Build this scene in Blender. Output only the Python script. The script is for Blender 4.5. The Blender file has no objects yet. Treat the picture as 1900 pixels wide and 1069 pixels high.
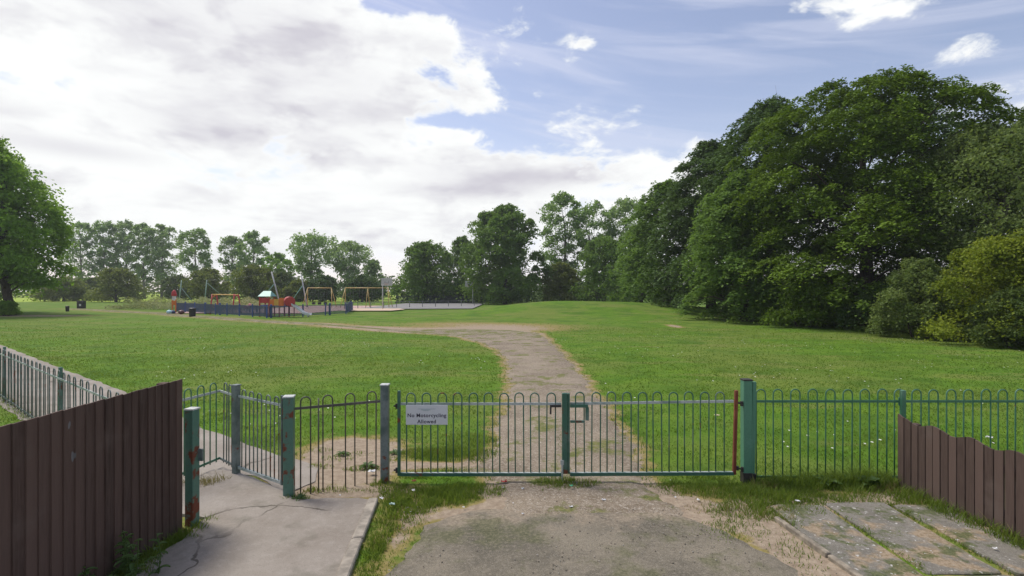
import bpy, math, random
import numpy as np
from mathutils import Vector, Matrix, noise as mnoise
RAD = math.radians
rng = np.random.default_rng(11)
random.seed(11)
SC = bpy.context.scene
COL = SC.collection
EYE = 2.5

# ------------------------------------------------------------------ mesh helpers
class MB:
    """collects shapes that become ONE mesh object"""
    def __init__(self):
        self.v, self.f, self.t = [], [], []
    def add(self, vs, fs, tint=0.5):
        n = len(self.v)
        self.v += [tuple(p) for p in vs]
        self.t += [tint] * len(vs)
        self.f += [tuple(i + n for i in f) for f in fs]
    def box(self, c, s, rot=(0, 0, 0), ch=0.0, tint=0.5):
        """box of full size s about c; ch chamfers the vertical edges and the top"""
        x, y, z = s[0] / 2, s[1] / 2, s[2] / 2
        if ch <= 0:
            vs = [(-x, -y, -z), (x, -y, -z), (x, y, -z), (-x, y, -z), (-x, -y, z), (x, -y, z), (x, y, z), (-x, y, z)]
            fs = [(0, 3, 2, 1), (4, 5, 6, 7), (0, 1, 5, 4), (1, 2, 6, 5), (2, 3, 7, 6), (3, 0, 4, 7)]
        else:
            def ring(k, zz):
                a, b = x - k, y - k
                return [(-a + ch, -b, zz), (a - ch, -b, zz), (a, -b + ch, zz), (a, b - ch, zz),
                        (a - ch, b, zz), (-a + ch, b, zz), (-a, b - ch, zz), (-a, -b + ch, zz)]
            vs = ring(0, -z) + ring(0, z - ch) + ring(ch * .9, z)
            fs = [tuple(range(7, -1, -1)), tuple(range(16, 24))]
            for r in (0, 8):
                for i in range(8):
                    j = (i + 1) % 8
                    fs.append((r + i, r + j, r + 8 + j, r + 8 + i))
        m = Matrix.Translation(c) @ (Matrix.Rotation(rot[2], 4, 'Z') @ Matrix.Rotation(rot[1], 4, 'Y') @ Matrix.Rotation(rot[0], 4, 'X'))
        self.add([m @ Vector(p) for p in vs], fs, tint)
    def tube(self, pts, r, n=8, cap=True, tint=0.5):
        pts = [Vector(p) for p in pts]
        rs = r if isinstance(r, (list, tuple)) else [r] * len(pts)
        vs, fs = [], []
        ref = None
        for i, p in enumerate(pts):
            d = (pts[min(i + 1, len(pts) - 1)] - pts[max(i - 1, 0)])
            if d.length < 1e-9: d = Vector((0, 0, 1))
            d.normalize()
            if ref is None:
                ref = Vector((1, 0, 0)) if abs(d.x) < .8 else Vector((0, 1, 0))
            a = (ref - d * ref.dot(d))
            if a.length < 1e-6: a = d.orthogonal()
            a.normalize(); ref = a
            b = d.cross(a)
            for k in range(n):
                q = 2 * math.pi * k / n
                vs.append(p + (a * math.cos(q) + b * math.sin(q)) * rs[i])
        for i in range(len(pts) - 1):
            for k in range(n):
                k2 = (k + 1) % n
                fs.append((i * n + k, i * n + k2, (i + 1) * n + k2, (i + 1) * n + k))
        if cap:
            fs.append(tuple(range(n - 1, -1, -1)))
            fs.append(tuple((len(pts) - 1) * n + k for k in range(n)))
        self.add(vs, fs, tint)
    def ball(self, c, r, seg=10, rings=6, tint=.5):
        c = Vector(c); rr = r if isinstance(r, (list, tuple)) else (r, r, r)
        vs = [c + Vector((0, 0, -rr[2]))]
        for i in range(1, rings):
            a = math.pi * i / rings - math.pi / 2
            for k in range(seg):
                q = 2 * math.pi * k / seg
                vs.append(c + Vector((math.cos(a) * math.cos(q) * rr[0], math.cos(a) * math.sin(q) * rr[1], math.sin(a) * rr[2])))
        vs.append(c + Vector((0, 0, rr[2])))
        fs = []
        for k in range(seg):
            fs.append((0, 1 + (k + 1) % seg, 1 + k))
            for i in range(rings - 2):
                a = 1 + i * seg
                fs.append((a + k, a + (k + 1) % seg, a + seg + (k + 1) % seg, a + seg + k))
            a = 1 + (rings - 2) * seg
            fs.append((a + k, a + (k + 1) % seg, len(vs) - 1))
        self.add(vs, fs, tint)
    def lathe(self, c, prof, seg=16, tint=.5):
        """prof: list of (radius, z)"""
        c = Vector(c); vs = []; fs = []
        for (r, z) in prof:
            for k in range(seg):
                q = 2 * math.pi * k / seg
                vs.append(c + Vector((r * math.cos(q), r * math.sin(q), z)))
        for i in range(len(prof) - 1):
            for k in range(seg):
                k2 = (k + 1) % seg
                fs.append((i * seg + k, i * seg + k2, (i + 1) * seg + k2, (i + 1) * seg + k))
        fs.append(tuple(range(seg - 1, -1, -1))); fs.append(tuple((len(prof) - 1) * seg + k for k in range(seg)))
        self.add(vs, fs, tint)
    def build(self, name, mat, parent=None, smooth=False):
        me = bpy.data.meshes.new(name)
        me.from_pydata(self.v, [], self.f)
        a = me.attributes.new('tint', 'FLOAT', 'POINT')
        a.data.foreach_set('value', np.array(self.t, dtype=np.float32))
        if smooth:
            me.polygons.foreach_set('use_smooth', [True] * len(me.polygons))
        me.materials.append(mat)
        me.update()
        o = bpy.data.objects.new(name, me)
        COL.objects.link(o)
        if parent is not None: o.parent = parent
        return o

def np_mesh(name, V, F, mat, parent=None, attrs=None, smooth=False):
    """V (n,3), F (m,k) all faces of the same k"""
    me = bpy.data.meshes.new(name)
    V = np.asarray(V, dtype=np.float32); F = np.asarray(F, dtype=np.int32)
    me.vertices.add(len(V)); me.vertices.foreach_set('co', V.ravel())
    k = F.shape[1]
    me.loops.add(F.size); me.loops.foreach_set('vertex_index', F.ravel())
    me.polygons.add(len(F)); me.polygons.foreach_set('loop_start', np.arange(0, F.size, k, dtype=np.int32))
    if smooth: me.polygons.foreach_set('use_smooth', np.ones(len(F), dtype=bool))
    for an, av in (attrs or {}).items():
        a = me.attributes.new(an, 'FLOAT', 'POINT')
        a.data.foreach_set('value', np.asarray(av, dtype=np.float32))
    me.materials.append(mat)
    me.update(calc_edges=True); me.validate()
    o = bpy.data.objects.new(name, me); COL.objects.link(o)
    if parent is not None: o.parent = parent
    return o

def tag(o, label=None, cat=None, group=None, kind=None):
    if label: o['label'] = label
    if cat: o['category'] = cat
    if group: o['group'] = group
    if kind: o['kind'] = kind
    return o

def thing(name, label, cat, loc=(0, 0, 0), rz=0.0, group=None):
    o = bpy.data.objects.new(name, None); COL.objects.link(o)
    o.location = loc; o.rotation_euler = (0, 0, rz); o.empty_display_size = .2
    return tag(o, label, cat, group)

def structure(o): o['kind'] = 'structure'; return o

def child_copy(o, loc, parent=None, rot=None):
    c = o.copy(); COL.objects.link(c); c.parent = parent or o.parent; c.location = loc
    if rot is not None: c.rotation_euler = rot
    return c

_LAT = np.random.default_rng(5).random((256, 256))
def fbm2(x, y, s, oct=4, seed=0):
    """smooth 2-D noise 0..1 for scattering and tinting"""
    x = np.asarray(x, float) / s + seed * 17.3 + 900; y = np.asarray(y, float) / s + seed * 9.7 + 900
    v = 0; a = .5; tot = 0
    for _ in range(oct):
        i = np.floor(x).astype(int); j = np.floor(y).astype(int); u = x - i; w = y - j
        u = u * u * (3 - 2 * u); w = w * w * (3 - 2 * w)
        g = lambda p, q: _LAT[p % 256, q % 256]
        v = v + a * ((g(i, j) * (1 - u) + g(i + 1, j) * u) * (1 - w) + (g(i, j + 1) * (1 - u) + g(i + 1, j + 1) * u) * w)
        tot += a; a *= .5; x = x * 2.03 + 3.1; y = y * 2.03 + 7.7
    return v / tot

# ------------------------------------------------------------------ materials
class N:
    """tiny node helper"""
    def __init__(self, tree): self.t = tree
    def new(self, typ, **kw):
        n = self.t.nodes.new(typ)
        for k, v in kw.items(): setattr(n, k, v)
        return n
    def link(self, a, b): self.t.links.new(a, b)
    def put(self, sock, v):
        if isinstance(v, bpy.types.NodeSocket): self.link(v, sock)
        else: sock.default_value = v
    def math(self, op, a, b=0.0, c=0.0, clamp=False):
        n = self.new('ShaderNodeMath', operation=op, use_clamp=clamp)
        for i, v in enumerate((a, b, c)): self.put(n.inputs[i], v)
        return n.outputs[0]
    def vmath(self, op, a, b=(0, 0, 0)):
        n = self.new('ShaderNodeVectorMath', operation=op)
        self.put(n.inputs[0], a); self.put(n.inputs[1], b)
        return n.outputs['Value'] if op in ('DOT_PRODUCT', 'LENGTH', 'DISTANCE') else n.outputs[0]
    def noise(self, vec, scale, detail=3, rough=.55, dist=0.0):
        n = self.new('ShaderNodeTexNoise')
        self.put(n.inputs['Vector'], vec)
        n.inputs['Scale'].default_value = scale; n.inputs['Detail'].default_value = detail
        n.inputs['Roughness'].default_value = rough; n.inputs['Distortion'].default_value = dist
        return n.outputs['Fac']
    def ss(self, v, a, b):
        n = self.new('ShaderNodeMapRange', interpolation_type='SMOOTHSTEP')
        self.put(n.inputs['Value'], v)
        n.inputs['From Min'].default_value = a; n.inputs['From Max'].default_value = b
        return n.outputs[0]
    def mix(self, f, a, b):
        n = self.new('ShaderNodeMix', data_type='RGBA')
        self.put(n.inputs[0], f)
        for s, v in ((n.inputs[6], a), (n.inputs[7], b)):
            self.put(s, (*v, 1) if isinstance(v, tuple) and len(v) == 3 else v)
        return n.outputs[2]
    def ramp(self, f, stops):
        n = self.new('ShaderNodeValToRGB'); e = n.color_ramp.elements
        while len(e) < len(stops): e.new(.5)
        for el, (p, c) in zip(e, stops): el.position = p; el.color = (*c, 1)
        self.put(n.inputs[0], f)
        return n.outputs[0]
    def attr(self, name): return self.new('ShaderNodeAttribute', attribute_name=name).outputs['Fac']
    def obj(self, sc=(1, 1, 1)):
        c = self.new('ShaderNodeTexCoord').outputs['Object']
        return c if sc == (1, 1, 1) else self.vmath('MULTIPLY', c, sc)
    def pos(self, sc=(1, 1, 1)):
        c = self.new('ShaderNodeNewGeometry').outputs['Position']
        return c if sc == (1, 1, 1) else self.vmath('MULTIPLY', c, sc)
    def bump(self, h, strength=.3, dist=.01):
        n = self.new('ShaderNodeBump'); n.inputs['Strength'].default_value = strength; n.inputs['Distance'].default_value = dist
        self.put(n.inputs['Height'], h); return n.outputs[0]

def material(name):
    m = bpy.data.materials.new(name); m.use_nodes = True
    m.node_tree.nodes.clear()
    n = N(m.node_tree)
    out = n.new('ShaderNodeOutputMaterial')
    b = n.new('ShaderNodeBsdfPrincipled')
    n.link(b.outputs[0], out.inputs[0])
    return m, n, b, out

def simple(name, col, rough=.6, var=.25, scale=6.0, metal=0.0, bump=.15):
    m, n, b, _ = material(name)
    f = n.noise(n.pos(), scale, 4)
    c2 = tuple(min(1, c * (1 + var)) for c in col); c1 = tuple(c * (1 - var) for c in col)
    n.put(b.inputs['Base Color'], n.mix(n.ss(f, .3, .7), c1, c2))
    b.inputs['Roughness'].default_value = rough; b.inputs['Metallic'].default_value = metal
    if bump: n.put(b.inputs['Normal'], n.bump(n.noise(n.pos(), scale * 6, 2), bump, .004))
    return m

def painted(name, col, worn, rust=.55, wornamt=.55, rough=.45):
    """old gloss paint: faded patches, chips and rust blooms"""
    m, n, b, _ = material(name)
    p = n.pos()
    c = n.mix(n.ss(n.noise(p, 3.1, 4), wornamt - .08, wornamt + .12), col, worn)
    c = n.mix(n.math('MULTIPLY', n.ss(n.noise(p, 40, 3), .45, .7), .3), c, tuple(x * .6 for x in col))
    rr = n.noise(n.vmath('ADD', p, (5.3, 1.7, 9.1)), 4.7, 5, .65)
    rc = n.mix(n.noise(p, 60, 2), (.10, .022, .010), (.20, .06, .025))
    c = n.mix(n.ss(rr, rust, rust + .07), c, rc)
    n.put(b.inputs['Base Color'], c)
    n.put(b.inputs['Roughness'], n.math('ADD', rough, n.math('MULTIPLY', n.ss(rr, rust, rust + .07), .35)))
    n.put(b.inputs['Normal'], n.bump(n.noise(p, 55, 3), .25, .003))
    return m

def leafy(name, dark, light, trans=.35, gloss=.12):
    """leaf material: 'tint' attribute runs from dark to light leaves; some light passes through"""
    m, n, b, out = material(name)
    t = n.attr('tint')
    c = n.ramp(t, [(0.0, dark), (1.0, light)])
    n.put(b.inputs['Base Color'], c)
    b.inputs['Roughness'].default_value = .55
    b.inputs['Specular IOR Level'].default_value = gloss
    tr = n.new('ShaderNodeBsdfTranslucent')
    n.put(tr.inputs[0], n.mix(.5, c, tuple(min(1, x * k) for x, k in zip(light, (1.5, 1.5, .8)))))
    mx = n.new('ShaderNodeMixShader'); mx.inputs[0].default_value = trans
    n.link(b.outputs[0], mx.inputs[1]); n.link(tr.outputs[0], mx.inputs[2]); n.link(mx.outputs[0], out.inputs[0])
    return m

def px(x, y, z=0.0):
    """a ground point read off the photograph, in metres from the camera's foot"""
    Y = 950 * (EYE - z) / (y - 541)
    return ((x - 950) / 950 * Y, Y)
# ------------------------------------------------------------------ camera, sun, sky
cam = bpy.data.cameras.new('camera'); co = bpy.data.objects.new('camera', cam); COL.objects.link(co)
co.location = (0, 0, EYE); co.rotation_euler = (RAD(90), 0, 0)
cam.sensor_width = 36; cam.lens = 18; cam.shift_y = 0.0034; cam.clip_start = .05; cam.clip_end = 8000
SC.camera = co
SUN_AZ, SUN_EL = RAD(-60), RAD(58)          # high on the left, behind thin cloud
sl = bpy.data.lights.new('sun', 'SUN'); so = bpy.data.objects.new('sun', sl); COL.objects.link(so)
sl.energy = 2.9; sl.angle = RAD(15); sl.color = (1.0, .95, .86)
sd = Vector((math.sin(SUN_AZ) * math.cos(SUN_EL), math.cos(SUN_AZ) * math.cos(SUN_EL), math.sin(SUN_EL)))
so.rotation_euler = (-sd).to_track_quat('-Z', 'Y').to_euler(); so.location = (0, 0, 60)

W = bpy.data.worlds.new('World'); SC.world = W; W.use_nodes = True
W.node_tree.nodes.clear(); n = N(W.node_tree)
wo = n.new('ShaderNodeOutputWorld'); bg = n.new('ShaderNodeBackground'); n.link(bg.outputs[0], wo.inputs[0])
bg.inputs[1].default_value = .12
sky = n.new('ShaderNodeTexSky', sky_type='NISHITA'); sky.sun_disc = False
sky.sun_elevation = SUN_EL; sky.sun_rotation = SUN_AZ; sky.air_density = 1.0; sky.dust_density = .7; sky.ozone_density = 1.3
tc = n.new('ShaderNodeTexCoord').outputs['Generated']
d = n.vmath('NORMALIZE', tc)
sx = n.new('ShaderNodeSeparateXYZ'); n.link(d, sx.inputs[0])
az = n.math('ARCTAN2', sx.outputs[0], sx.outputs[1]); el = n.math('ARCSINE', sx.outputs[2])
cb = n.new('ShaderNodeCombineXYZ'); n.link(az, cb.inputs[0]); n.link(el, cb.inputs[1]); ae = cb.outputs[0]
def field(blobs, start):
    """sum of soft clumps of cloud cover given by direction (azimuth, elevation, widths in degrees, weight)"""
    acc = start
    for (a, e, ra, re, w) in blobs:
        q = n.vmath('MULTIPLY', n.vmath('SUBTRACT', ae, (RAD(a), RAD(e), 0)), (1 / RAD(ra), 1 / RAD(re), 0))
        g = n.math('POWER', .3679, n.vmath('DOT_PRODUCT', q, q))
        acc = n.math('MULTIPLY_ADD', g, w, acc)
    return acc
COVER = field([(-52, 22, 26, 14, .75), (-30, 30, 22, 14, .62), (-30, 16, 24, 9, .55), (-14, 20.5, 9, 5.2, .40), (-21.0, 24, 8, 5.0, .38), (-30, 29, 11, 7, .5), (-14.5, 29.5, 5, 4, -.30), (-5.2, 21.0, 4.6, 2.0, .46), (-7.5, 18.2, 5.0, .75, -.50), (-15, 17.0, 3.0, .6, -.3),
               (-2, 14.0, 9.0, 2.5, .62), (-11, 12.2, 8, 2.2, .42), (6, 12.6, 4.5, 1.5, .50), (14.5, 13.6, 5.0, 2.6, .50), (10, 10.0, 16, 3.6, .50),
               (-8.6, 27.2, 2.7, 2.0, .72), (8.6, 25.6, 1.7, .75, .56), (3.0, 20.8, 1.1, 1.0, .50), (34.5, 24.8, 5.4, 3.4, .62), (41.6, 19.0, 4.2, 1.2, .60),
               (45.5, 14.5, 4.0, 2.0, .55), (20.3, 15.2, 2.0, 1.0, .45), (-25, 7, 45, 5.5, .55), (8, 5.0, 40, 4.0, .45),
               (-40.6, 17.4, 2.6, 1.5, -.62), (-45.0, 16.4, 4.0, 1.0, -.5), (-9.5, 15.8, 2.4, .8, -.25), (170, 35, 60, 30, .42), (90, 40, 35, 25, .25)], -.44)
dv = n.vmath('MULTIPLY', d, (1, 1, 1.9))
f1 = n.noise(dv, 5.5, 9, .57, .25)
f1b = n.noise(n.vmath('ADD', dv, (1.7, 3.1, .6)), 17, 6, .62, .4)
den = n.math('ADD', n.math('ADD', n.math('MULTIPLY', n.math('SUBTRACT', f1, .5), 2.5), n.math('MULTIPLY', n.math('SUBTRACT', f1b, .5), .95)), COVER)
mask = n.math('POWER', n.ss(den, -.12, .26), 1.15)
# flat, perspective-squeezed layer far off gives the long grey streaks low in the sky
zz = n.math('ADD', n.math('MAXIMUM', sx.outputs[2], 0.0), .07)
lay = n.new('ShaderNodeCombineXYZ')
n.link(n.math('DIVIDE', sx.outputs[0], zz), lay.inputs[0]); n.link(n.math('MULTIPLY', n.math('DIVIDE', sx.outputs[1], zz), 1.0), lay.inputs[1])
f2 = n.noise(lay.outputs[0], 1.25, 6, .55, .3)
f3 = n.noise(n.vmath('ADD', n.vmath('MULTIPLY', d, (1, 1, 3.2)), (3.1, .4, .2)), 4.6, 6, .55, .2)
fu = n.noise(n.vmath('ADD', dv, (0, 0, .075)), 5.5, 5, .55, .25)
und = n.ss(n.math('SUBTRACT', fu, n.noise(dv, 5.5, 5, .55, .25)), .0, .17)
BASES = field([(1.5, 12.6, 7, 1.0, .85), (-5, 11.2, 8, .8, .6), (-28, 24, 12, 5, .32), (-16, 19, 6, 4, .22), (-29, 15.2, 8, 1.4, .40), (-41, 12.0, 6, .8, .5), (-36, 27, 12, 2.5, .12)], 0.0)
grey = n.math('ADD', n.math('MULTIPLY', n.ss(f2, .46, .72), .26), n.math('MULTIPLY', n.ss(f3, .45, .70), .46))
grey = n.math('ADD', grey, n.math('MULTIPLY_ADD', und, .36, .0))
grey = n.math('MULTIPLY', n.math('ADD', grey, BASES), n.ss(den, .02, .42), clamp=True)
CL = 8.05
cloud = n.mix(grey, (CL * .985, CL * 1.0, CL * .99), (CL * .625, CL * .61, CL * .67))
# thin high wisps
wv = n.vmath('ADD', n.vmath('MULTIPLY', d, (1.0, 1.0, 3.0)), (2.0, 0, 0))
rot = n.new('ShaderNodeVectorRotate', rotation_type='Y_AXIS'); n.link(wv, rot.inputs['Vector']); rot.inputs['Angle'].default_value = RAD(-32)
wis = n.noise(n.vmath('MULTIPLY', rot.outputs[0], (1.0, 1.0, 4.5)), 2.4, 5, .55, .5)
wisp = n.math('MULTIPLY', n.ss(wis, .42, .74), .48)
hz = n.math('MULTIPLY', n.ss(el, RAD(20), RAD(1)), .70)          # pale air low down
tint = n.new('ShaderNodeMix', data_type='RGBA', blend_type='MULTIPLY'); tint.inputs[0].default_value = 1
n.link(sky.outputs[0], tint.inputs[6]); tint.inputs[7].default_value = (1.72, 1.38, 1.25, 1)
base = n.mix(wisp, tint.outputs[2], (6.1, 6.3, 7.4))
base = n.mix(hz, base, (6.9, 7.1, 7.9))
n.link(n.mix(mask, base, cloud), bg.inputs[0])

SC.view_settings.view_transform = 'Standard'; SC.view_settings.look = 'None'
SC.view_settings.exposure = 0.12; SC.view_settings.gamma = 1.0; SC.view_settings.use_curve_mapping = False
SC.render.engine = 'CYCLES'
SC.cycles.max_bounces = 6; SC.cycles.diffuse_bounces = 3; SC.cycles.glossy_bounces = 2
SC.cycles.transmission_bounces = 4; SC.cycles.transparent_max_bounces = 6
SC.cycles.caustics_reflective = False; SC.cycles.caustics_refractive = False
# ------------------------------------------------------------------ terrain and surfaces
def tz(x, y):
    x = np.asarray(x, float); y = np.asarray(y, float)
    z = 1.15 * np.exp(-((x - 14) / 11) ** 2 - ((y - 62) / 11) ** 2)
    z += .95 * np.exp(-((x - 3) / 8.5) ** 2 - ((y - 57) / 8) ** 2)
    z += .05 * np.sin(x * .31 + 1) * np.sin(y * .23) * np.clip((y - 16) / 14, 0, 1) * np.clip((120 - y) / 60, 0, 1)
    return z
def tz1(x, y): return float(tz(x, y))

def inpoly(x, y, poly):
    c = np.zeros(x.shape, bool)
    for i in range(len(poly)):
        x0, y0 = poly[i]; x1, y1 = poly[(i + 1) % len(poly)]
        k = ((y0 > y) != (y1 > y)) & (x < (x1 - x0) * (y - y0) / ((y1 - y0) + 1e-12) + x0)
        c ^= k
    return c
def wob(a, s, amp, seed=0.0):
    """several sines: cheap 1-D wander for ragged edges"""
    return amp * (np.sin(a * s + seed) * .5 + np.sin(a * s * 2.7 + seed * 3 + 1) * .3 + np.sin(a * s * 6.3 + seed * 7) * .25)

# worn path from the gate: rows (Y, left edge, right edge)
PATH = np.array([(5.3, -.10, 1.9), (5.9, -.15, 1.95), (6.7, -.22, 1.85), (7.2, -.52, 1.85), (8.0, -.35, 1.92), (9.2, -.29, 2.03), (12.6, -.07, 2.05), (14.9, -.08, 2.1), (18.4, -.19, 2.1),
                 (21.8, -.57, 2.07), (25.3, -1.6, 1.95), (28.5, -3.2, 1.85), (30.5, -5.2, 1.6), (32.4, -7.2, .4), (33.6, -9.0, -2.5)])
TRAIL = np.array([(-6.0, 32.6), (-10, 35.6), (-17.5, 41.0), (-26.5, 47.0), (-34, 53.0), (-40.5, 58.5), (-52, 66.5), (-64, 74.5)])
def trail_dist(x, y):
    dd = np.full(x.shape, 1e9)
    for (x0, y0), (x1, y1) in zip(TRAIL[:-1], TRAIL[1:]):
        vx, vy = x1 - x0, y1 - y0
        t = np.clip(((x - x0) * vx + (y - y0) * vy) / (vx * vx + vy * vy), 0, 1)
        dd = np.minimum(dd, np.hypot(x - x0 - t * vx, y - y0 - t * vy))
    return dd
PAD = [(-3.42, -3), (-3.42, 4.0), (-3.3, 5.1), (-3.36, 5.6), (-4.4, 6.0), (-4.15, 7.15), (-3.78, 7.05), (-2.75, 6.3), (-2.6, 6.12), (-1.72, 6.14), (-1.60, 6.1), (-1.42, 4.5), (-.62, -3)]
fd = np.array((-1, .785)); fd = fd / np.linalg.norm(fd); fn = np.array((.785, 1)); fn = fn / np.linalg.norm(fn)
FOOT = [(-2.78, 6.36), (-2.62, 6.75), (-2.75, 7.25), (-3.3, 7.69), (-4.31, 8.36), (-5.6, 9.35), (-8.2, 11.5), (-10.3, 13.3), (-13.7, 15.9), (-28, 27.2), (-70, 60),
        (-71.5, 58), (-29.3, 25.2), (-12.4, 12.15), (-5.7, 7.0), (-4.5, 6.05), (-4.1, 7.1), (-3.5, 6.95), (-3.0, 6.5)]
DRIVE_L, DRIVE_R = -1.28, 2.62
def path_edges(y):
    l = np.interp(y, PATH[:, 0], PATH[:, 1]) + wob(y, 2.3, .13, 1.0) + wob(y, 9.0, .05, 2.0); r = np.interp(y, PATH[:, 0], PATH[:, 2]) + wob(y, 2.0, .13, 4.0) + wob(y, 8.0, .05, 5.0)
    return l, r
def drive_edges(y):
    l = DRIVE_L + np.interp(y, [-3, 4.6, 5.5, 6.1], [.75, .05, .28, .95]) + wob(y, 5, .06, 2.0)
    r = DRIVE_R + np.interp(y, [-3, 4.6, 5.4, 6.1], [0, .1, -.35, -.85]) + wob(y, 4, .07, 6.0)
    return l, r
DIRT = [(-2.45, 7.55, .74, .90, 1.15), (-2.55, 8.25, .65, .5, .85), (-2.9, 7.0, .45, .35, .7), (-1.95, 6.95, .4, .3, .6), (-1.1, 7.38, .95, .16, .85), (-.5, 7.5, .4, .35, .6),
        (-2.15, 6.38, .75, .16, .75), (-1, 36.5, 5.5, 3.2, .60), (0, 33, 3.5, 2.0, .52), (-5.5, 34.4, 4, 1.2, .58), (-10, 36.4, 4, 1.0, .45), (-15, 40, 4, 1.2, .22), (-5, 40, 5, 2, .35), (11.9, 37.5, .45, 1.5, .9), (-47.5, 52.5, 4.0, 1.6, .9), (-55, 51, 6, 2.0, .7),
        (2.75, 4.7, .30, 1.1, 1.1), (2.2, 5.75, .55, .35, .8), (1.3, 6.45, .6, .35, .8), (.0, 6.5, .35, .35, .6), (3.6, 6.05, .7, .25, .6), (4.6, 6.25, .45, .2, .5), (-.4, 5.75, .6, .25, .7),
        (.9, 8.4, .25, .9, -.35), (-3.9, 6.75, .2, .2, .3), (-1.15, 5.4, .12, 1.2, .3)]
def wear(x, y):
    """how bare the soil is, 0 turf .. 1 earth"""
    w = np.zeros(x.shape)
    for (a, b, ra, rb, k) in DIRT:
        w += k * np.exp(-((x - a) / ra) ** 2 - ((y - b) / rb) ** 2)
    l, r = path_edges(y)
    k = (y > 5.9) & (y < 34)
    w += np.where(k, np.exp(-((np.minimum(np.abs(x - l), np.abs(x - r))) / (.14 + .006 * y)) ** 2) * .55, 0)
    w += np.exp(-(np.maximum(trail_dist(x, y) - 1.0, 0) / .6) ** 2) * .42
    w += np.where((y < 6.62) & (y > 2), .24, 0)
    return np.clip(w, 0, 1)
SLABS = [(2.98, 3), (5.2, 3), (5.15, 6.1), (4.6, 6.4), (3.4, 6.15), (2.98, 5.7)]
def paved(x, y):
    """True where a hard surface covers the turf"""
    p = inpoly(x, y, PAD) | inpoly(x, y, FOOT)
    l, r = drive_edges(y); p |= (y < 6.1) & (x > l) & (x < r)
    l, r = path_edges(y); p |= (y > 5.9) & (y < 34) & (x > l + .04) & (x < r - .04)
    p |= trail_dist(x, y) < .9
    return p
def court(x, y):
    return ((x > -21.5) & (x < -6) & (y > 71) & (y < 105)) | ((x > -40) & (x < -13.5) & (y > 57) & (y < 90))

def axis(lo, hi, step, grow, far):
    a = list(np.arange(lo, hi + 1e-6, step)); s = step
    while a[-1] < far: s *= grow; a.append(a[-1] + s)
    return a
ax = axis(0, 8, .09, 1.045, 3200); xs = np.array([-v for v in ax[:0:-1]] + ax)
ys = np.array(axis(2.6, 13, .075, 1.028, 4200)); ys = np.concatenate(([-60, -20, -6, 0], ys))
GX, GY = np.meshgrid(xs, ys); gx, gy = GX.ravel(), GY.ravel()
gz = tz(gx, gy) + np.where((gy < 20), .012 * np.sin(gx * 3.1 + 2 * np.sin(gy * 1.7)) * np.sin(gy * 2.7), 0) * (1 - paved(gx, gy)) - .012
nx, ny = len(xs), len(ys)
ii = (np.arange(ny - 1)[:, None] * nx + np.arange(nx - 1)[None, :]).ravel()
GF = np.stack([ii, ii + 1, ii + nx + 1, ii + nx], 1)
m_ground, n, b, _ = material('turf')
p = n.pos()
w = n.attr('wear'); far = n.attr('field')
big = n.noise(p, .16, 4, .6); mid = n.noise(p, .9, 5, .62); fine = n.noise(p, 11, 5, .7); tiny = n.noise(p, 70, 3, .7)
g = n.mix(n.ss(mid, .33, .68), (.074, .165, .012), (.120, .212, .018))
g = n.mix(n.math('MULTIPLY', n.ss(big, .42, .60), .62), g, (.160, .190, .044))
g = n.mix(n.math('MULTIPLY', n.ss(n.noise(n.vmath('ADD', p, (40, 9, 0)), .42, 5, .68), .50, .64), .72), g, (.056, .125, .012))
g = n.mix(n.math('MULTIPLY', n.ss(n.noise(n.vmath('ADD', n.vmath('MULTIPLY', p, (.35, 1.3, 1)), (7, 3, 0)), .55, 4, .6), .53, .68), .55), g, (.20, .20, .062))
g = n.mix(n.math('MULTIPLY', n.ss(fine, .42, .70), .40), g, (.062, .125, .014))
g = n.mix(n.math('MULTIPLY', n.ss(tiny, .5, .75), .35), g, (.21, .235, .07))
g = n.mix(far, g, (.30, .40, .055))  # distant meadow: yellower turf plus sunlit brightness painted into its colour
e = n.mix(n.ss(fine, .3, .7), (.265, .205, .145), (.40, .325, .24)); e = n.mix(n.math('MULTIPLY', n.ss(tiny, .45, .7), .5), e, (.20, .155, .11))
dry = n.mix(n.ss(fine, .3, .7), (.20, .17, .055), (.30, .24, .10))
k = n.math('ADD', w, n.math('MULTIPLY', n.math('SUBTRACT', n.noise(p, 3.4, 6, .65), .5), 1.1))
g = n.mix(n.ss(k, .10, .42), g, dry)
g = n.mix(n.ss(k, .44, .62), g, e)
n.put(b.inputs['Base Color'], g); b.inputs['Roughness'].default_value = .95; b.inputs['Specular IOR Level'].default_value = .12
n.put(b.inputs['Normal'], n.bump(n.math('ADD', n.math('MULTIPLY', fine, .7), n.math('MULTIPLY', tiny, .3)), .55, .035))
wv = wear(gx, gy)
lit_field = np.clip((gy - 118) / 10, 0, 1) * np.clip((-gx - 20) / 30, 0, 1)
structure(np_mesh('ground', np.stack([gx, gy, gz], 1), GF, m_ground, attrs={'wear': wv, 'field': lit_field}, smooth=True))

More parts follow.
